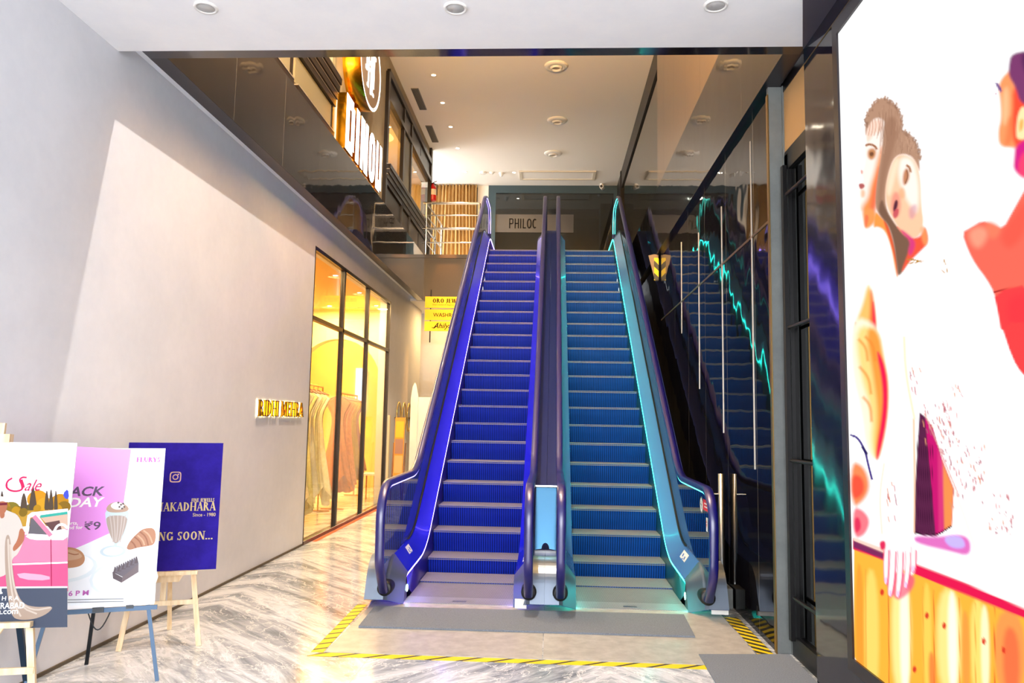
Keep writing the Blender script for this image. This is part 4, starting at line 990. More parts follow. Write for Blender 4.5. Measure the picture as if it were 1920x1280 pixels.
# --- second person: face leaning on the first
S(a_([(345, 430), (300, 446), (272, 520), (254, 610), (262, 690), (302, 765), (345, 822), (392, 838), (425, 822), (442, 760), (430, 690), (426, 540), (400, 458)]), '#ffc7a2', 6)
S(a_([(330, 448), (385, 452), (414, 540), (420, 660), (404, 720), (384, 690), (352, 640), (322, 560), (318, 500)]), '#fff2e6', 14)
S(a_([(300, 460), (325, 452), (308, 520), (290, 600), (272, 640), (262, 600), (278, 520)]), '#ffe2c4', 9, a=.9)
Ln(a_([(356, 486), (372, 494), (378, 520)]), 4.5, '#a8704e', 3)
S(a_([(344, 512), (362, 496), (374, 530), (366, 566), (346, 586), (338, 560)]), '#c48460', 7)
Ln(a_([(358, 508), (366, 536), (352, 574)]), 2.2, '#8a5a42', 2)
Ln(b_([(297, 320), (301, 560), (299, 735)]), 4, '#ffb27a', 5, .9); Ln(b_([(262, 20), (268, 160), (300, 320)]), 5, '#ffd9a0', 7, .8); Ln(b_([(190, 480), (172, 600), (182, 740)]), 4, '#ffd2b4', 6, .8); Ln(b_([(340, 300), (400, 470), (470, 640), (520, 790)]), 6, '#ffe4da', 8, .8)
S(a_([(330, 590), (350, 600), (352, 640), (330, 650), (318, 620)]), '#ffb083', 8, a=.8)
S(a_([(296, 612), (322, 618), (334, 680), (318, 740), (288, 722), (280, 670)]), '#f09a84', 9)
S(a_([(303, 650), (318, 656), (314, 690), (298, 714), (292, 696)]), '#5c2c3c', 4)
S(a_([(300, 700), (322, 690), (318, 730), (300, 745), (290, 722)]), '#c8505c', 4, a=.9)
S(a_([(368, 690), (402, 668), (410, 700), (392, 745), (370, 740)]), '#c88aa0', 9, a=.6)
S(a_([(300, 765), (345, 822), (392, 838), (432, 822), (448, 770), (468, 856), (425, 900), (372, 950), (326, 1014), (368, 900), (384, 850)]), '#f2583f', 6)
S(a_([(420, 790), (448, 772), (468, 856), (440, 880)]), '#ff9a5e', 8, a=.8)
S(a_([(330, 790), (392, 838), (402, 872), (378, 925), (364, 900), (378, 850), (340, 815)]), '#d8407e', 8)
for (x0, y0, x1, y1) in ((358, 938, 440, 946), (362, 958, 415, 950), (372, 932, 432, 952), (536, 936, 545, 962), (549, 980, 556, 1002), (528, 990, 540, 1004)): Ln(a_([(x0, y0), (x1, y1)]), 2.2, '#b8863e', 1.5)
# second person's white dress: faint folds
for p_ in ([(470, 870), (520, 980), (545, 1100)], [(430, 920), (470, 1060), (480, 1240)], [(600, 880), (640, 1040), (700, 1240)]): Ln(a_(p_), 7, '#fff0ee', 9, .8)
# --- arm and side under the first person
S(a_([(168, 1055), (190, 1075), (204, 1160), (216, 1300), (112, 1300), (112, 1240), (146, 1150)]), '#ffc06a', 14)
S(a_([(182, 1070), (200, 1120), (216, 1300), (172, 1300), (184, 1180)]), '#ff7a3e', 10)
S(a_([(194, 1120), (206, 1180), (214, 1300), (196, 1300)]), '#f0284c', 7)
S(a_([(108, 1236), (122, 1240), (124, 1270), (112, 1276)]), '#b0603a', 4)
S(b_([(70, -60), (170, -20), (188, 110), (205, 200), (198, 340), (166, 482), (120, 430), (108, 300), (70, 150)]), '#fff3d6', 14)
S(b_([(84, -20), (168, -10), (188, 105), (204, 195), (198, 330), (166, 480), (140, 420), (146, 300), (100, 150)]), '#ffd884', 16)
S(b_([(120, -10), (168, -5), (188, 105), (204, 195), (198, 330), (166, 480), (156, 430), (168, 300), (150, 160)]), '#ff9c42', 13)
S(b_([(158, 60), (188, 108), (205, 195), (201, 330), (166, 482), (158, 446), (184, 300), (184, 190)]), '#f0204e', 8)
for p_ in ([(96, 30), (124, 60), (130, 110)], [(100, 130), (134, 170), (142, 230)], [(112, 240), (140, 270), (144, 330)], [(120, 20), (150, 50), (158, 110)]): Ln(b_(p_), 5, '#f08a36', 6, .7)
# --- third person at the right edge
S(a_([(838, 40), (880, 20), (940, 30), (940, 420), (870, 402), (802, 398), (796, 320), (812, 262), (808, 180), (798, 120), (806, 80)]), '#ff9a62', 10)
S(a_([(820, 120), (850, 110), (850, 260), (830, 300), (815, 260)]), '#ffc694', 14, a=.8)
S(a_([(866, 110), (940, 80), (940, 430), (876, 398), (856, 300), (870, 220)]), '#ff5238', 12)
S(a_([(846, 260), (870, 250), (868, 380), (826, 392), (838, 330)]), '#ff7a48', 14, a=.8)
S(a_([(860, -60), (1000, -60), (1000, 200), (905, 196), (882, 112), (850, 62), (846, 20)]), '#7c3c6c', 9)
S(a_([(900, -60), (1000, -60), (1000, 120), (930, 60)]), '#4a2350', 14, a=.8)
S(a_([(878, 395), (960, 340), (960, 560), (868, 520), (874, 440)]), '#d42486', 10); S(a_([(900, 440), (960, 400), (960, 560), (890, 540)]), '#ff4a6a', 12, a=.8)
S(a_([(892, 240), (916, 196), (940, 230), (940, 360), (888, 364), (884, 320)]), '#ffe6ae', 7); S(a_([(900, 270), (920, 260), (918, 310), (898, 330)]), '#ffb05a', 7)
S(a_([(780, 86), (800, 92), (820, 132), (808, 137), (794, 114)]), '#6a4a8a', 3.5); S(a_([(778, 140), (792, 142), (788, 152)]), '#b06a8a', 3)
S(a_([(622, 808), (665, 785), (720, 750), (770, 768), (822, 792), (870, 700), (960, 540), (960, 1300), (816, 1300), (795, 1180), (778, 1098), (740, 1030), (690, 965), (655, 900)]), '#ff6a58', 6, 1)
S(a_([(650, 812), (700, 775), (760, 800), (720, 880), (680, 880)]), '#ff9c80', 18); S(a_([(740, 750), (790, 760), (820, 800), (770, 850), (740, 800)]), '#ff8262', 14, a=.8)
S(a_([(800, 830), (860, 740), (940, 640), (940, 800), (850, 900)]), '#ff5a4a', 20, a=.8)
S(a_([(775, 1098), (960, 1052), (960, 1300), (816, 1300), (796, 1180)]), '#ff4246', 4, 1)
S(a_([(830, 1120), (960, 1100), (960, 1300), (860, 1300)]), '#f63a44', 22, a=.8)
Ln(a_([(775, 1096), (850, 1078), (960, 1048)]), 2., '#a02828', 1.5)
S(b_([(612, -30), (760, -30), (760, 220), (690, 157), (655, 100)]), '#ff4446', 4, 1)
# --- lower part: hand at the far left, bangle
S(b_([(66, 470), (118, 490), (142, 560), (122, 615), (70, 650)]), '#ff8a56', 14); S(b_([(70, 520), (112, 530), (120, 590), (74, 620)]), '#f2553e', 10)
S(b_([(74, 640), (112, 648), (142, 690), (120, 745), (78, 756)]), '#ff7a86', 10); S(b_([(80, 680), (100, 676), (108, 720), (84, 740)]), '#e0345a', 7)
Ln(b_([(66, 378), (95, 388), (122, 440), (130, 480), (146, 542)]), 4., '#4a3a86', 1.6); Ln(b_([(110, 420), (128, 450)]), 5, '#2c2360', 1.5)
# --- dark box behind
S(b_([(318, 296), (336, 310), (366, 350), (400, 470), (442, 575), (434, 710), (376, 748), (301, 737), (303, 560)]), '#5c2548', 3, 0)
S(b_([(338, 316), (366, 350), (400, 470), (442, 575), (436, 708), (377, 746), (361, 560)]), '#c81a70', 3, 0)
S(b_([(400, 470), (442, 575), (436, 708), (408, 724)]), '#f09050', 6, 0); S(b_([(384, 430), (404, 480), (404, 720), (388, 735)]), '#e0407e', 6, 0, .7)
for i in range(8): Ln(b_([(310+i*8, 380+i*5), (305+i*8, 730)]), 1.2, '#3e1432', 1.3, .8)
Ln(b_([(301, 734), (376, 747), (436, 709)]), 3, '#2c0a20', 1.5)
# dress eyelets
for (cx, cy, sx, sy, n) in ((385, 330, 55, 80, 46), (432, 430, 45, 90, 24), (515, 490, 40, 80, 24), (612, 660, 45, 80, 26), (300, 150, 22, 60, 9), (215, 610, 16, 70, 12), (490, 600, 60, 90, 14), (440, 250, 30, 60, 9)):
    for i in range(n):
        x, y = cx+rn.uniform(-sx, sx), cy+rn.uniform(-sy, sy); Ln(b_([(x, y), (x+5, y+rn.uniform(12, 28))]), 2.0, rn.choice(('#c47078', '#a85a6c', '#e0a0a0', '#d89070')), 1.6, .9)
for i in range(16): Ln(b_([(336+i*8, 300+i*19), (344+i*8, 320+i*19)]), 2.2, '#d89890', 1.6, .8)
S(b_([(298, 742), (375, 750), (470, 736), (506, 762), (502, 822), (430, 802), (298, 772)]), '#e070c0', 9); S(b_([(400, 748), (470, 742), (490, 790), (430, 790)]), '#c8b4ff', 7)
# --- wooden box front
S(b_([(80, 778), (190, 820), (300, 870), (500, 953), (780, 1075), (780, 1400), (205, 1400), (78, 1180)]), '#ffb43e', 2.5, 0)
for (x0, w_, y0, c_, bl) in ((84, 30, 830, '#ff9e36', 8), (118, 50, 850, '#ffd66a', 12), (215, 70, 860, '#ffe892', 14), (245, 34, 860, '#fffbe0', 10), (330, 30, 900, '#ffcf5a', 9), (380, 90, 920, '#ffe48a', 16), (420, 34, 930, '#fffbe4', 11), (500, 60, 960, '#ffdc72', 12), (540, 30, 980, '#fff6c4', 9), (590, 110, 1000, '#ff9a50', 10), (620, 60, 1060, '#ff7446', 14), (470, 30, 1000, '#ff9e44', 9), (350, 26, 1150, '#ff8a40', 9)):
    S(b_([(x0, y0+10), (x0+w_, y0+30), (x0+w_+4, 1320), (x0+4, 1320)]), c_, bl)
for x, c_ in ((205, '#c8582a'), (370, '#d86a2a'), (462, '#e8903a'), (590, '#d85a2a'), (122, '#f0a040'), (285, '#f0a84a'), (520, '#eaa040'), (330, '#f0a03c')): Ln(b_([(x, 830+x*.3), (x+3, 1320)]), 1.6, c_, 1.5, .9)
for x, y in ((182, 950), (345, 1035), (408, 1072), (552, 1128), (624, 1160), (300, 1230)): S([(1560+x/1.939+4*math.cos(t), 620+y/1.939+6.5*math.sin(t)) for t in [k*.785 for k in range(8)]], '#d8402a', 3)
S(b_([(76, 754), (190, 798), (310, 843), (500, 923), (780, 1042), (780, 1078), (500, 964), (300, 884), (188, 834), (76, 794)]), '#e61c50', 3, 0)
S(b_([(300, 800), (500, 880), (780, 1000), (780, 1046), (500, 922), (300, 846)]), '#fffaf6', 4, 0)
S(b_([(78, 760), (186, 804), (186, 828), (78, 788)]), '#7c2c5c', 3, 0); S(b_([(78, 750), (190, 792), (186, 806), (78, 762)]), '#ffd0c0', 3, 0)
# --- hand over the edge, five fingers
S(b_([(196, 740), (250, 716), (298, 742), (306, 800), (306, 852), (300, 884), (280, 890), (262, 864), (232, 884), (204, 864), (188, 800)]), '#fffaf8', 3)
S(b_([(190, 880), (300, 880), (300, 930), (262, 970), (232, 980), (200, 930)]), '#f04a7c', 8, a=.8)
for pts, hi in (([(192, 786), (207, 796), (206, 880), (202, 914), (196, 922), (190, 914), (187, 850)], 0), ([(213, 796), (233, 801), (230, 890), (220, 958), (212, 968), (203, 958), (208, 880)], 1), ([(240, 798), (259, 804), (258, 880), (248, 958), (240, 970), (231, 962), (236, 890)], 1), ([(268, 800), (287, 806), (286, 860), (276, 928), (268, 938), (261, 928), (266, 870)], 0), ([(287, 786), (306, 798), (306, 850), (301, 872), (294, 880), (286, 874)], 0)):
    S(b_(pts), '#fff1ee', 2.2); n_ = len(pts)
    Ln(b_([pts[1], pts[2], pts[3], pts[4]]), 2.6, '#f0487e', 2.2, .9); Ln(b_([pts[0], pts[-1], pts[-2]]), 1.6, '#f88aa6', 2, .7)
    x, y = pts[4]; S(b_([(x-5, y-26), (x+5, y-26), (x+4, y-4), (x-3, y-2)]), '#e8c8ec', 2)
S(b_([(170, 766), (194, 760), (196, 792), (178, 800)]), '#e0305c', 5)
# rasterise onto the panel
cols = sorted(set([4.40-(4.40-1.87)*((i/250)**1.0) for i in range(251)])); zs = np.linspace(.355, 3.885, 520)
YY, ZZ = np.meshgrid(np.array(cols), zs)
q = np.stack([np.full(YY.shape, XSC)-CAM.x, YY-CAM.y, ZZ-CAM.z], -1)
dz_ = q@np.array(_f); PX = 960+F*(q@np.array(_r))/dz_; PY = 640-F*(q@np.array(_u))/dz_
img = np.full(YY.shape+(3,), 1.25)
for pts, col, bl, al in PIC:
    x0, y0 = pts.min(0)-bl-2; x1, y1 = pts.max(0)+bl+2
    m_ = (PX > x0) & (PX < x1) & (PY > y0) & (PY < y1)
    if not m_.any(): continue
    x = PX[m_]; y = PY[m_]; ins = np.zeros(x.shape, bool); dd = np.full(x.shape, 1e9)
    for i in range(len(pts)):
        (ax, ay), (bx, by) = pts[i], pts[(i+1) % len(pts)]
        if ay != by: ins ^= ((ay > y) != (by > y)) & (x < (bx-ax)*(y-ay)/(by-ay)+ax)
        L2 = (bx-ax)**2+(by-ay)**2+1e-9; t_ = np.clip(((x-ax)*(bx-ax)+(y-ay)*(by-ay))/L2, 0, 1)
        dd = np.minimum(dd, (ax+t_*(bx-ax)-x)**2+(ay+t_*(by-ay)-y)**2)
    sd = np.sqrt(dd)*np.where(ins, 1, -1); k_ = np.clip(.5+sd/bl, 0, 1); k_ = (k_*k_*(3-2*k_)*al)[:, None]
    img[m_] = img[m_]*(1-k_)+col*k_*1.12
nr, nc = YY.shape
me = bpy.data.meshes.new('picture')
fs = [(j*nc+i, j*nc+i+1, (j+1)*nc+i+1, (j+1)*nc+i) for j in range(nr-1) for i in range(nc-1)]
oo = Vector(scr['_o']); V_ = np.stack([np.full(YY.size, XSC-oo.x), YY.ravel()-oo.y, ZZ.ravel()-oo.z], -1)
me.from_pydata(V_.tolist(), [], fs)
at_ = me.color_attributes.new('screen_colour', 'FLOAT_COLOR', 'POINT')
at_.data.foreach_set('color', np.concatenate([img.reshape(-1, 3), np.ones((img.shape[0]*img.shape[1], 1))], 1).ravel().astype(np.float32))
def b_screen(nt, b):
    n = N(nt); a = n.new('ShaderNodeVertexColor'); a.layer_name = 'screen_colour'
    n.l(a.outputs['Color'], b.inputs['Emission Color']); b.inputs['Emission Strength'].default_value = .62
me.materials.append(mat('screen_picture', '#000000', .6, spec=0., build=b_screen)); me.update()
pc = bpy.data.objects.new('picture', me); C.objects.link(pc); pc.parent = scr
# ================================================================== PRINTED PICTURES (flat prints on real boards)
class Art:
    """flat print built up on a board: outlines are traced on the board's own plane"""
    def __init__(s, p0, ux, uz, n, step=.00012):
        s.b = MB(); s.p0 = Vector(p0); s.ux = Vector(ux).normalized(); s.uz = Vector(uz).normalized(); s.n = Vector(n).normalized()
        s.k = 1; s.step = step; s.mats = []
    def mi(s, m):
        if m not in s.mats: s.mats.append(m)
        return s.mats.index(m)
    def lift(s): s.k += 1; return s.n*(s.k*s.step)
    def P(s, px, py): return on_plane(px, py, s.p0, s.n)
    def shape(s, pts, m, sm=2):
        d = s.lift(); q = [s.P(*p) for p in pts]
        if sm: q = smooth(q, sm)
        s.b.poly([p+d for p in q], s.mi(m))
    def line(s, pts, w, m, sm=2):
        d = s.lift(); q = [s.P(*p) for p in pts]
        if sm and len(q) > 2: q = smooth(q, sm, False)
        A, B = [], []
        for i, p in enumerate(q):
            t = (q[min(i+1, len(q)-1)]-q[max(0, i-1)]).normalized(); c = s.n.cross(t)*(w/2)
            A.append(p+c+d); B.append(p-c+d)
        s.b.strip(A, B, s.mi(m), False)
    def disc(s, px, py, r, m, sx=1., n=18, r2=0.):
        d = s.lift(); c = s.P(px, py); pts = [c+d+s.ux*(r*sx*math.cos(2*math.pi*i/n))+s.uz*(r*math.sin(2*math.pi*i/n)) for i in range(n+1)]
        if r2: s.b.strip(pts, [c+d+(p-c-d)*(r2/r) for p in pts], s.mi(m), False)
        else: s.b.poly(pts[:-1], s.mi(m))
    def serif(s, t, px, py, h, m, px2=None, wscale=1., track=.06):
        d = s.lift(); o = s.P(px, py)+d; sx = 1.
        if px2 is not None:
            tot = sum(GLY[c][0]+track for c in t); sx = (s.P(px2, py)-o).dot(s.ux)/(tot*h)
        serif(s.b, t, o, s.ux, s.uz, h, s.mi(m), sx, track, wscale=wscale)
    def text(s, t, px, py, h, m, px2=None, **k):
        d = s.lift(); o = s.P(px, py)+d; sx = 1.
        if px2 is not None:
            v0 = len(s.b.v); s.b.text(t, o, s.ux, s.uz, h, s.mi(m), **k); wd_ = max((v-o).dot(s.ux) for v in s.b.v[v0:])
            fs = [i for i, f in enumerate(s.b.f) if f[0] >= v0]; sx = (s.P(px2, py)-o).dot(s.ux)/wd_
            for i in range(v0, len(s.b.v)):
                v = s.b.v[i]; a = (v-o).dot(s.ux); s.b.v[i] = v+s.ux*(a*(sx-1))
        else: s.b.text(t, o, s.ux, s.uz, h, s.mi(m), **k)

# ---- easels and posters
def plane_of(f0, f1, lean):
    d = Vector((f1[0]-f0[0], f1[1]-f0[1], 0)).normalized(); back = Vector((-d.y, d.x, 0))
    up = (Vector((0, 0, 1))*math.cos(lean)+back*math.sin(lean)); return Vector((f0[0], f0[1], 0)), d, up, d.cross(up)
def board(name, pl, u0, u1, v0, v1, label, art, edge=m_white, group='posters on easels', th=.006, roll=0):
    p0, d, up, n = pl; n = -n if n.y > 0 else n
    b = MB(); q = [p0+d*u+up*v for u, v in ((u0, v0), (u1, v0), (u1, v1), (u0, v1))]
    ar = Art(p0+d*u0+up*v0, d, up, n); ar.mi(edge)
    ar.b.prism([p-n*th for p in q], n*th, 0)
    ar.q = q
    art(ar, q)
    o = ar.b.build(name, ar.mats); tag(o, label, 'poster', group); return o
def easel(pl, u0, u1, vs, vtop, mfront, mback, label, metal, uc=None, legs=None, back=None, clamp=True):
    """front frame lies just behind the poster plane"""
    p0, d, up, n = pl; n = -n if n.y > 0 else n
    uc = (u0+u1)/2 if uc is None else uc
    t = thing('easel', label, 'easel', tuple(p0+d*uc), 'display easels')
    def at(u, v, off=0): return p0+d*u+up*v+n*off
    wv = .022 if metal else .034; off = -.026
    hw = (u1-u0)/2
    for sg in (-1, 1):
        top = at(uc+sg*(hw*.30), vtop, off) if metal else at(uc+sg*hw*.42, vtop*.93, off)
        bot = at(uc+sg*hw, 0, off); bot.z = 0 
        MB().bar(bot, top, wv, wv*.75, d, 0).build('leg', mfront, t)
    if not metal:
        MB().bar(at(uc, .30, off+.0), at(uc, vtop+.10, off), .036, .022, d).build('mast', mfront, t)
        b = MB(); b.prism([at(uc-.13, vs-.025, off+.014), at(uc+.13, vs-.025, off+.014), at(uc+.10, vs-.075, off+.014), at(uc-.10, vs-.075, off+.014)], n*.02); b.build('shelf_block', mfront, t)
        MB().bar(at(uc-hw*.92, .30 if vs > .45 else .22, off+.012), at(uc+hw*.92, .30 if vs > .45 else .22, off+.012), .032, .016, up).build('cross_bar', mfront, t)
        MB().bar(at(uc-hw*.86, vs-.016, .012), at(uc+hw*.86, vs-.016, .012), .026, .07, up).build('shelf', mfront, t)
    else:
        MB().bar(at(uc-hw*.92, vs-.016, -.004), at(uc+hw*.92, vs-.016, -.004), .026, .03, up).build('shelf', mfront, t)
        b = MB(); b.bar(at(uc-.03, vs-.012, .016), at(uc+.03, vs-.012, .016), .03, .012, up); b.build('clip', m_blkeasel, t); b = MB(); b.bar(at(uc+.15, vs-.004, .016), at(uc+.19, vs-.004, .016), .02, .012, up); b.build('clip', m_blkeasel, t)
        b = MB(); pts = [at(uc-.06+.12*i/10, vs-.03-.10*math.sin(math.pi*i/10), -.05) for i in range(11)]; b.tube(pts, .004, 6); b.build('cable', m_blkeasel, t)
    bt = back if back is not None else p0+d*uc-n*.55
    top = at(uc, vtop*.9, off-.03); MB().bar(Vector((bt[0], bt[1], 0)), top, .03 if not metal else .022, .022, d).build('back_leg', mback, t)
    if not metal and clamp:
        MB().bar(at(uc-.055, vtop+.02, -.02), at(uc+.055, vtop+.02, -.02), .045, .05, up).build('top_clamp', mfront, t)
    return t

# blue jewellery poster
plB = plane_of((-2.867, 5.261), (-2.425, 5.435), math.radians(7))
GOLD = paint('#f6dca0', .45)
def art_blue(ar, q):
    BL = mat('print_blue', rough=.7, spec=.08, build=b_noise('#231678', '#2a1c8c', 7))
    d = ar.lift(); ar.b.poly([p+d for p in q], ar.mi(BL))
    c_ = ar.P(329, 894)
    ic = mat('print_peach', '#f0b79a', .4)
    def rr(px, py, h, w):                      # rounded square outline
        c = ar.P(px, py)+ar.lift(); o_, i_ = [], []
        for k in range(33):
            a = 2*math.pi*k/32; ca, sa = math.cos(a), math.sin(a); f = lambda v: math.copysign(abs(v)**.45, v)
            o_.append(c+ar.ux*(h*f(ca))+ar.uz*(h*f(sa))); i_.append(c+ar.ux*((h-w)*f(ca))+ar.uz*((h-w)*f(sa)))
        ar.b.strip(o_, i_, ar.mi(ic), False)
    rr(329, 894, .038, .007); ar.disc(329, 894, .020, ic, r2=.013); ar.disc(334.5, 889, .005, ic)
    ar.serif('FINE JEWELLS', 359, 941, .026, GOLD, 402, 1.7)
    ar.serif('KANAKADHARA', 267, 959, .060, GOLD, 404.5, 1.35)
    ar.text('Since - 1980', 361, 968, .034, GOLD, 404, bold=.01)
    ar.serif('COMING SOON...', 245, 1015, .058, GOLD, 400, 1.35)
board('poster', plB, -.07, .56, .515, 1.408, 'dark blue jewellery poster with gold capitals on the pale easel nearest the shop front', art_blue)
easel(plB, -.03, .475, .515, 1.2, m_pine, m_pine, 'pale wooden easel holding the dark blue poster', False, clamp=False, back=(-2.83, 5.83))
# pink and white cafe poster
plP = plane_of((-2.95, 4.45), (-2.291, 4.729), math.radians(9))
def art_pink(ar, q):
    PK = mat('print_pink', '#f49bf7', .4); W = mat('print_white', '#f6f7fa', .4); GR = mat('print_plum_grey', '#6b4f78', .5); PW = mat('print_paper_white', '#ffffff', .4); MG = mat('print_magenta', '#e070d8', .5)
    d = ar.lift(); ar.b.poly([p+d for p in q], ar.mi(W))
    ar.shape([(100, 835), (246, 842), (240, 880), (229, 965), (206, 1010), (100, 1042)], PK, 0)
    ar.shape([(100, 836), (246, 842), (236, 915), (222, 985), (170, 1018), (100, 1030)], PK, 0)
    ar.shape([(100, 1045), (160, 1020), (226, 990), (300, 960), (290, 1130), (100, 1136)], mat('print_table', '#f1f7fc', .4), 0)
    ar.serif('FLURYS', 256, 866, .03, MG, 301, 1.9)
    k = dict(bold=.025, shear=.2)
    ar.text('BLACK', 97, 930, .078, GR, 195, **k); ar.text('FRIDAY', 83, 951, .078, PW, 195, **k)
    ar.text('desserts,', 108, 984, .028, PW, 146, bold=.02); ar.text('second for', 108, 992.5, .028, PW, 155, bold=.02)
    ar.text('\u20b99', 157, 993, .066, GR, 188, bold=.012)
    # milkshake glass
    GLS = mat('print_glass_blue', '#cfe6f2', .4); SH = mat('print_shake', '#cdb9ac', .5); CR = mat('print_cream', '#f6efe9', .5); DK = mat('print_cocoa', '#6a5a58', .5)
    ar.shape([(197, 953), (242, 953), (241, 975), (232, 1005), (221, 1020), (214, 1020), (205, 1000), (198, 975)], GLS)
    ar.shape([(199, 966), (240, 966), (237, 985), (228, 1008), (220, 1018), (214, 1018), (206, 1002), (200, 982)], SH)
    for x0, x1 in ((206, 212), (213, 216), (221, 218), (229, 222), (235, 225)): ar.line([(x0, 966), ((x0+x1)/2+1, 992), (x1, 1016)], .006, mat('print_shake_light', '#e6d9d0', .5))
    ar.shape([(198, 955), (204, 945), (214, 941), (224, 940), (236, 946), (243, 954), (235, 960), (206, 961)], mat('print_shake_top', '#d8b49a', .5))
    ar.shape([(206, 948), (214, 941), (226, 941), (235, 949), (228, 955), (214, 955)], CR)
    for x, y in ((222, 942), (227, 946), (231, 944), (224, 950), (233, 950), (229, 953)): ar.disc(x, y, .006, DK)
    ar.line([(217, 1019), (216, 1028)], .016, GLS, 0); ar.disc(212, 1033, .034, GLS, 2.1, r2=.026); ar.disc(212, 1033, .026, mat('print_glass_pale', '#e6f2f8', .4), 2.1)
    # croissant
    CO = mat('print_croissant', '#c98a63', .5); CO2 = mat('print_croissant_dark', '#a9663f', .5); CO3 = mat('print_croissant_light', '#e3b48e', .5)
    ar.shape([(236, 1028), (245, 1012), (259, 998), (270, 990), (292, 989), (292, 1020), (275, 1024), (258, 1026), (244, 1031)], CO)
    for p_ in ([(252, 1006), (262, 1014), (266, 1024)], [(262, 996), (274, 1006), (278, 1022)], [(246, 1014), (252, 1020), (255, 1027)]): ar.line(p_, .008, CO2)
    for p_ in ([(258, 1003), (268, 1012), (271, 1022)], [(269, 994), (280, 1002), (286, 1018)]): ar.line(p_, .009, CO3)
    # pie and its plate, cake and its plate
    PL = mat('print_plate', '#e3f0f6', .4); PL2 = mat('print_plate_in', '#f6fbfd', .4)
    ar.disc(118, 1064, .088, PL, 2.1); ar.disc(118, 1061, .078, PL2, 2.1)
    ar.shape([(100, 1030), (128, 1024), (150, 1030), (160, 1042), (158, 1056), (144, 1064), (100, 1066)], mat('print_pie', '#e0a173', .5)); ar.shape([(100, 1034), (130, 1028), (150, 1036), (156, 1044), (140, 1050), (100, 1052)], mat('print_pie_light', '#eec09a', .5)); ar.line([(128, 1036), (140, 1040), (148, 1038)], .006, mat('print_pie_dark', '#b87346', .5))
    ar.disc(233, 1084, .105, PL, 1.8, r2=.096); ar.disc(233, 1084, .096, PL2, 1.8)
    CK = mat('print_cake', '#7b6a70', .5); CK2 = mat('print_cake_dark', '#5b4a54', .5); CK3 = mat('print_cake_top', '#6f6572', .5)
    ar.shape([(211, 1072), (230, 1082), (228, 1092), (212, 1084)], CK2, 0); ar.shape([(230, 1080), (260, 1056), (260, 1072), (228, 1092)], CK, 0)
    ar.shape([(211, 1072), (246, 1050), (261, 1056), (230, 1081)], CK3, 0)
    for i in range(11):
        x, y = 216+i*4, 1070-i*1.9; ar.shape([(x-4, y+5), (x-1, y-8), (x+1, y-8), (x+4, y+4)], CK3 if i % 2 else CK2, 0)
    ar.text('6 P M', 128, 1117, .04, MG, 166, bold=.02)
    for y in (1124, 1129): ar.line([(127, y), (232, y-2)], .004, mat('print_fine_grey', '#8a8f9a', .6), 0)
board('poster', plP, .04, .612, .447, 1.40, 'pink and white dessert poster with a milkshake on the black easel', art_pink)
easel(plP, -.04, .66, .447, 1.32, m_blueeasel, m_blkeasel, 'black metal easel holding the pink and white poster', True, uc=.31, back=(-2.95, 4.987))
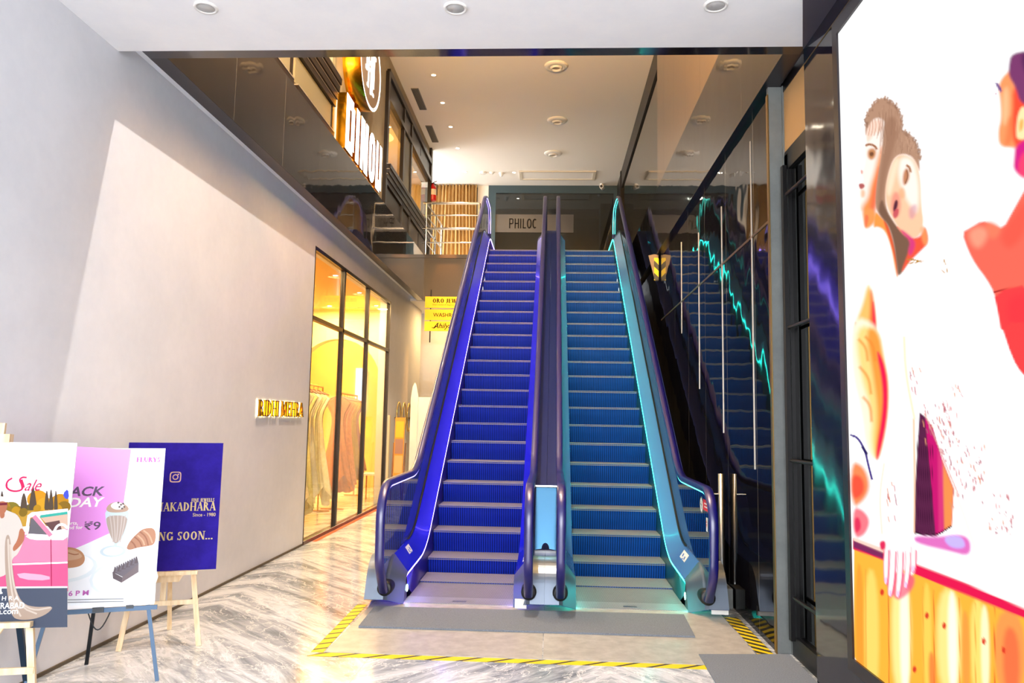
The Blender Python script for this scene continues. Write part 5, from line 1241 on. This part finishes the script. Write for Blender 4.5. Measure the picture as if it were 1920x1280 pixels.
# front sale poster
plF = plane_of((-3.02, 3.80), (-2.42, 3.95), math.radians(3.5))
def uv(pl, px, py):
    p = on_plane(px, py, pl[0], pl[3]); return (p-pl[0]).dot(pl[1]), (p-pl[0]).dot(pl[2])
uT, vT = uv(plF, 131, 830); uB, vB = uv(plF, 127, 1160)
FU1 = (uT+uB)/2; FU0 = FU1-.61
def art_front(ar, q):
    W = mat('print_white'); d = ar.lift(); ar.b.poly([p+d for p in q], ar.mi(W))
    SK = mat('print_lilac_sky', '#f3e6f3', .5); NV = mat('print_navy', '#1f2f4c', .5)
    ar.shape([(-110, 880), (60, 880), (100, 905), (127, 935), (127, 960), (-110, 960)], SK, 0)
    tr = [('#8a7a2a', 20, 955, 16), ('#d8961e', 70, 935, 18), ('#e0a428', 84, 945, 14), ('#c58a1c', 112, 940, 16), ('#8d6a1e', 120, 950, 12), ('#7a6a28', 33, 960, 13), ('#a8821e', 46, 958, 13), ('#6a5a26', 58, 955, 12), ('#b5862a', 2, 952, 16), ('#c8921c', 104, 955, 12)]
    for c_, x, y, r_ in tr: ar.disc(x, y, r_/400, paint(c_), 1.1)
    for x, yt, w_ in ((4, 916, 5), (45, 921, 7), (62, 905, 8), (88, 915, 5), (96, 912, 5), (105, 915, 4)): ar.shape([(x-w_, 958), (x-w_*.7, 935), (x, yt), (x+w_*.7, 935), (x+w_, 958)], paint('#5a4a3c'), 1)
    ar.shape([(-110, 960), (127, 955), (127, 985), (-110, 990)], paint('#c89a3a'), 0)
    ar.shape([(118, 925), (128, 915), (130, 935), (122, 935)], paint('#4a56d0'), 1)
    for c_, x, y, r_ in (('#9a7a24', 15, 958, 10), ('#c0901e', 30, 957, 9), ('#8a6c20', 44, 960, 9), ('#b8881c', 70, 953, 8)): ar.disc(x, y, r_/400, paint(c_), .9)
    # car
    PK, PK2, PK3 = paint('#f08cae', .35), paint('#ee5f8f', .35), paint('#fbe3ea', .35)
    ar.shape([(-110, 1000), (60, 996), (127, 985), (128, 1108), (-110, 1112)], PK2, 0)
    ar.shape([(-110, 1000), (60, 996), (127, 990), (127, 1052), (-110, 1058)], PK, 0)
    ar.shape([(45, 1003), (85, 992), (127, 988), (127, 1012), (95, 1012), (60, 1012)], PK3, 1)
    ar.shape([(47, 1002), (52, 966), (60, 960), (128, 953), (128, 962), (74, 968), (100, 1004), (92, 1004), (64, 968), (57, 970), (53, 1002)], paint('#e9d3da', .3), 0)
    ar.shape([(54, 1000), (58, 972), (63, 970), (89, 1002)], paint('#6f6a70', .3), 0)
    ar.shape([(76, 969), (127, 962), (127, 990), (100, 995)], paint('#d9b6a0', .3), 0); ar.shape([(84, 980), (112, 975), (116, 992), (98, 995)], paint('#6a4a48', .4), 0)
    ar.line([(76, 968), (127, 961)], .014, paint('#3fb0a0', .3), 0); ar.line([(64, 967), (96, 1004)], .02, paint('#e88aa8', .3), 0)
    ar.line([(102, 996), (108, 984), (120, 982), (127, 990)], .012, paint('#f6efee', .3))
    ar.line([(-110, 1062), (127, 1054)], .008, paint('#ffffff', .3), 0); ar.line([(96, 1010), (97, 1100)], .004, paint('#b02a5a'), 0)
    ar.shape([(30, 1072), (94, 1078), (94, 1088), (40, 1086)], paint('#f7b2cc'), 1)
    ar.shape([(-110, 1102), (127, 1100), (127, 1175), (-110, 1180)], NV, 0); ar.line([(-20, 1101), (127, 1100)], .008, paint('#e6e6ee'), 0)
    # woman leaning on the car
    SKN, SRI, SRD = paint('#b97456'), paint('#ddd2c8'), paint('#b9a392')
    ar.shape([(-20, 960), (0, 950), (18, 958), (36, 965), (46, 995), (46, 1012), (34, 1040), (24, 1045), (16, 1080), (-30, 1085), (-35, 1000)], SRI)
    ar.shape([(38, 988), (47, 994), (46, 1014), (34, 1028), (26, 1034), (24, 1026), (34, 1012)], SKN)
    ar.shape([(-2, 936), (8, 932), (15, 942), (14, 955), (6, 966), (-2, 962), (-6, 948)], SKN); ar.shape([(-8, 934), (4, 929), (15, 936), (15, 942), (4, 938), (-6, 944)], paint('#f2e6df'), 1)
    ar.line([(-1, 945), (14, 944)], .012, paint('#7a2a36'), 0); ar.shape([(0, 962), (10, 960), (9, 970), (2, 972)], SKN, 1)
    ar.shape([(10, 1005), (20, 1000), (24, 1060), (30, 1105), (44, 1132), (70, 1138), (103, 1135), (90, 1150), (66, 1160), (38, 1162), (22, 1155), (14, 1110), (10, 1060)], SRD)
    for p_ in ([(16, 1010), (18, 1070), (26, 1130), (40, 1155)], [(20, 1020), (24, 1090), (40, 1138), (70, 1150)], [(30, 1120), (60, 1145), (96, 1138)]): ar.line(p_, .008, paint('#d9c9ba'))
    WT = paint('#ffffff', .4)
    ar.shape([(-100, 876), (60, 874), (84, 888), (76, 906), (-100, 912)], paint('#e6cfe8'), 2)
    ar.text('SEASON', -82, 899, .088, paint('#ffffff'), 72, bold=-.005)
    SC_ = paint('#d8285e')
    ar.line([(51, 895), (43, 894), (37, 899), (42, 908), (44, 913), (40, 919), (28, 921), (17, 918), (12, 911), (15, 901), (24, 896)], .009, SC_); ar.line([(40, 899), (43, 908), (44, 914)], .016, SC_)
    ar.text('ale', 45, 919.5, .085, SC_, 78, shear=.45)
    ar.text('M E H R A', -20, 1125.5, .03, WT, 36); ar.text('HYDERABAD', -36, 1141.5, .042, WT, 46, bold=.01); ar.text('ridhimehra.com', -70, 1152.5, .04, WT, 34, bold=.008)
    ar.shape([(-4, 1104), (5, 1100), (3, 1107), (7, 1112), (0, 1113), (-6, 1110)], WT, 1)
board('poster', plF, FU0, FU1, vB+.0, vT, 'sale poster of a pink car and a woman in white, on the nearest easel', art_front)
ucF = uv(plF, -3, 820)[0]
easel(plF, ucF-.30, ucF+.30, vB, vT, m_pine, m_blueeasel, 'pale wooden easel holding the pink car sale poster, nearest the viewer', False, uc=ucF, back=(-3.0, 4.5))
# ================================================================== LIGHT
wd = bpy.data.worlds.new('world'); SC.world = wd; wd.use_nodes = True
bg = wd.node_tree.nodes['Background']; bg.inputs[0].default_value = (.94, .96, 1.0, 1); bg.inputs[1].default_value = 6.6
# warm spots of the high ceiling (the row continues over the beam towards the front)
key = lamp('SPOT', (-.5, 5.9, 7.9), 680, '#fff6ec', .035, (-3.0, 9.5, 1.5), 120, .4, name='ceiling_spot')
t = thing('eyeball_light', 'white swivel ceiling light hidden above the front beam', 'ceiling light', (-.5, 5.9, ZT), 'swivel ceiling lights')
MB().lathe([(.11, -.02), (.125, -.045), (.20, -.03), (.215, -.008), (.215, 0)], (-.5, 5.9, ZT), 28).build('ring', m_white, t)
for y_ in (7.4, 9.9, 12.45, 13.74, 15.0, 16.3, 17.6):
    lamp('SPOT', (-2.25, y_, ZT-.03), 250, '#ffe6c6', .05, (-2.0, y_, 0), 58, .6, name='ceiling_spot')
lamp('SPOT', (-2.3, 19.4, ZT-.03), 160, '#ffd49a', .05, (-2.3, 19.7, 0), 70, .6, name='ceiling_spot')
lamp('SPOT', (-1.03, 19.4, ZT-.03), 120, '#ffd49a', .05, (-1.03, 19.9, 0), 130, .6, name='ceiling_spot')
t = thing('cove_light', 'long hidden uplight on top of the front beam', 'light', (-.6, 5.25, ZF+.05))
MB().box(-2.4, 1.2, 5.12, 5.18, ZF+.05, ZF+.16).build('housing', m_white, t)
l_ = lamp('AREA', (-.6, 5.3, ZF+.2), 560, '#ffc878', 1, (-.6, 7.2, ZT), name='cove_light'); l_.data.shape = 'RECTANGLE'; l_.data.size = 3.4; l_.data.size_y = .1
lamp('AREA', (-.9, 21.6, 7.95), 30, '#fff0dd', .2, (-.9, 21.6, 0), name='back_shop_light')
lamp('SPOT', (-2.28, 16.28, ZC+1.6), 500, '#ffae50', .03, (-2.28, 16.4, 4.6), 40, .6, name='added_amber_spot')  # added spot without a fitting, stands in for an amber reflection on the stone
lamp('AREA', (-2.3, 17.6, ZC-.03), 30, '#ffd08a', .2, (-2.3, 17.6, 0), name='passage_light')
SC.view_settings.view_transform = 'Standard'; SC.view_settings.look = 'None'; SC.view_settings.gamma = 1
SC.view_settings.use_curve_mapping = False; SC.view_settings.exposure = .75
SC.cycles.use_denoising = True
SC.cycles.max_bounces = 10; SC.cycles.glossy_bounces = 6; SC.cycles.diffuse_bounces = 5; SC.cycles.transparent_max_bounces = 16
SC.cycles.sample_clamp_indirect = 6; SC.cycles.caustics_reflective = False; SC.cycles.caustics_refractive = False
for ob in bpy.data.objects:
    if '_o' in ob: del ob['_o']
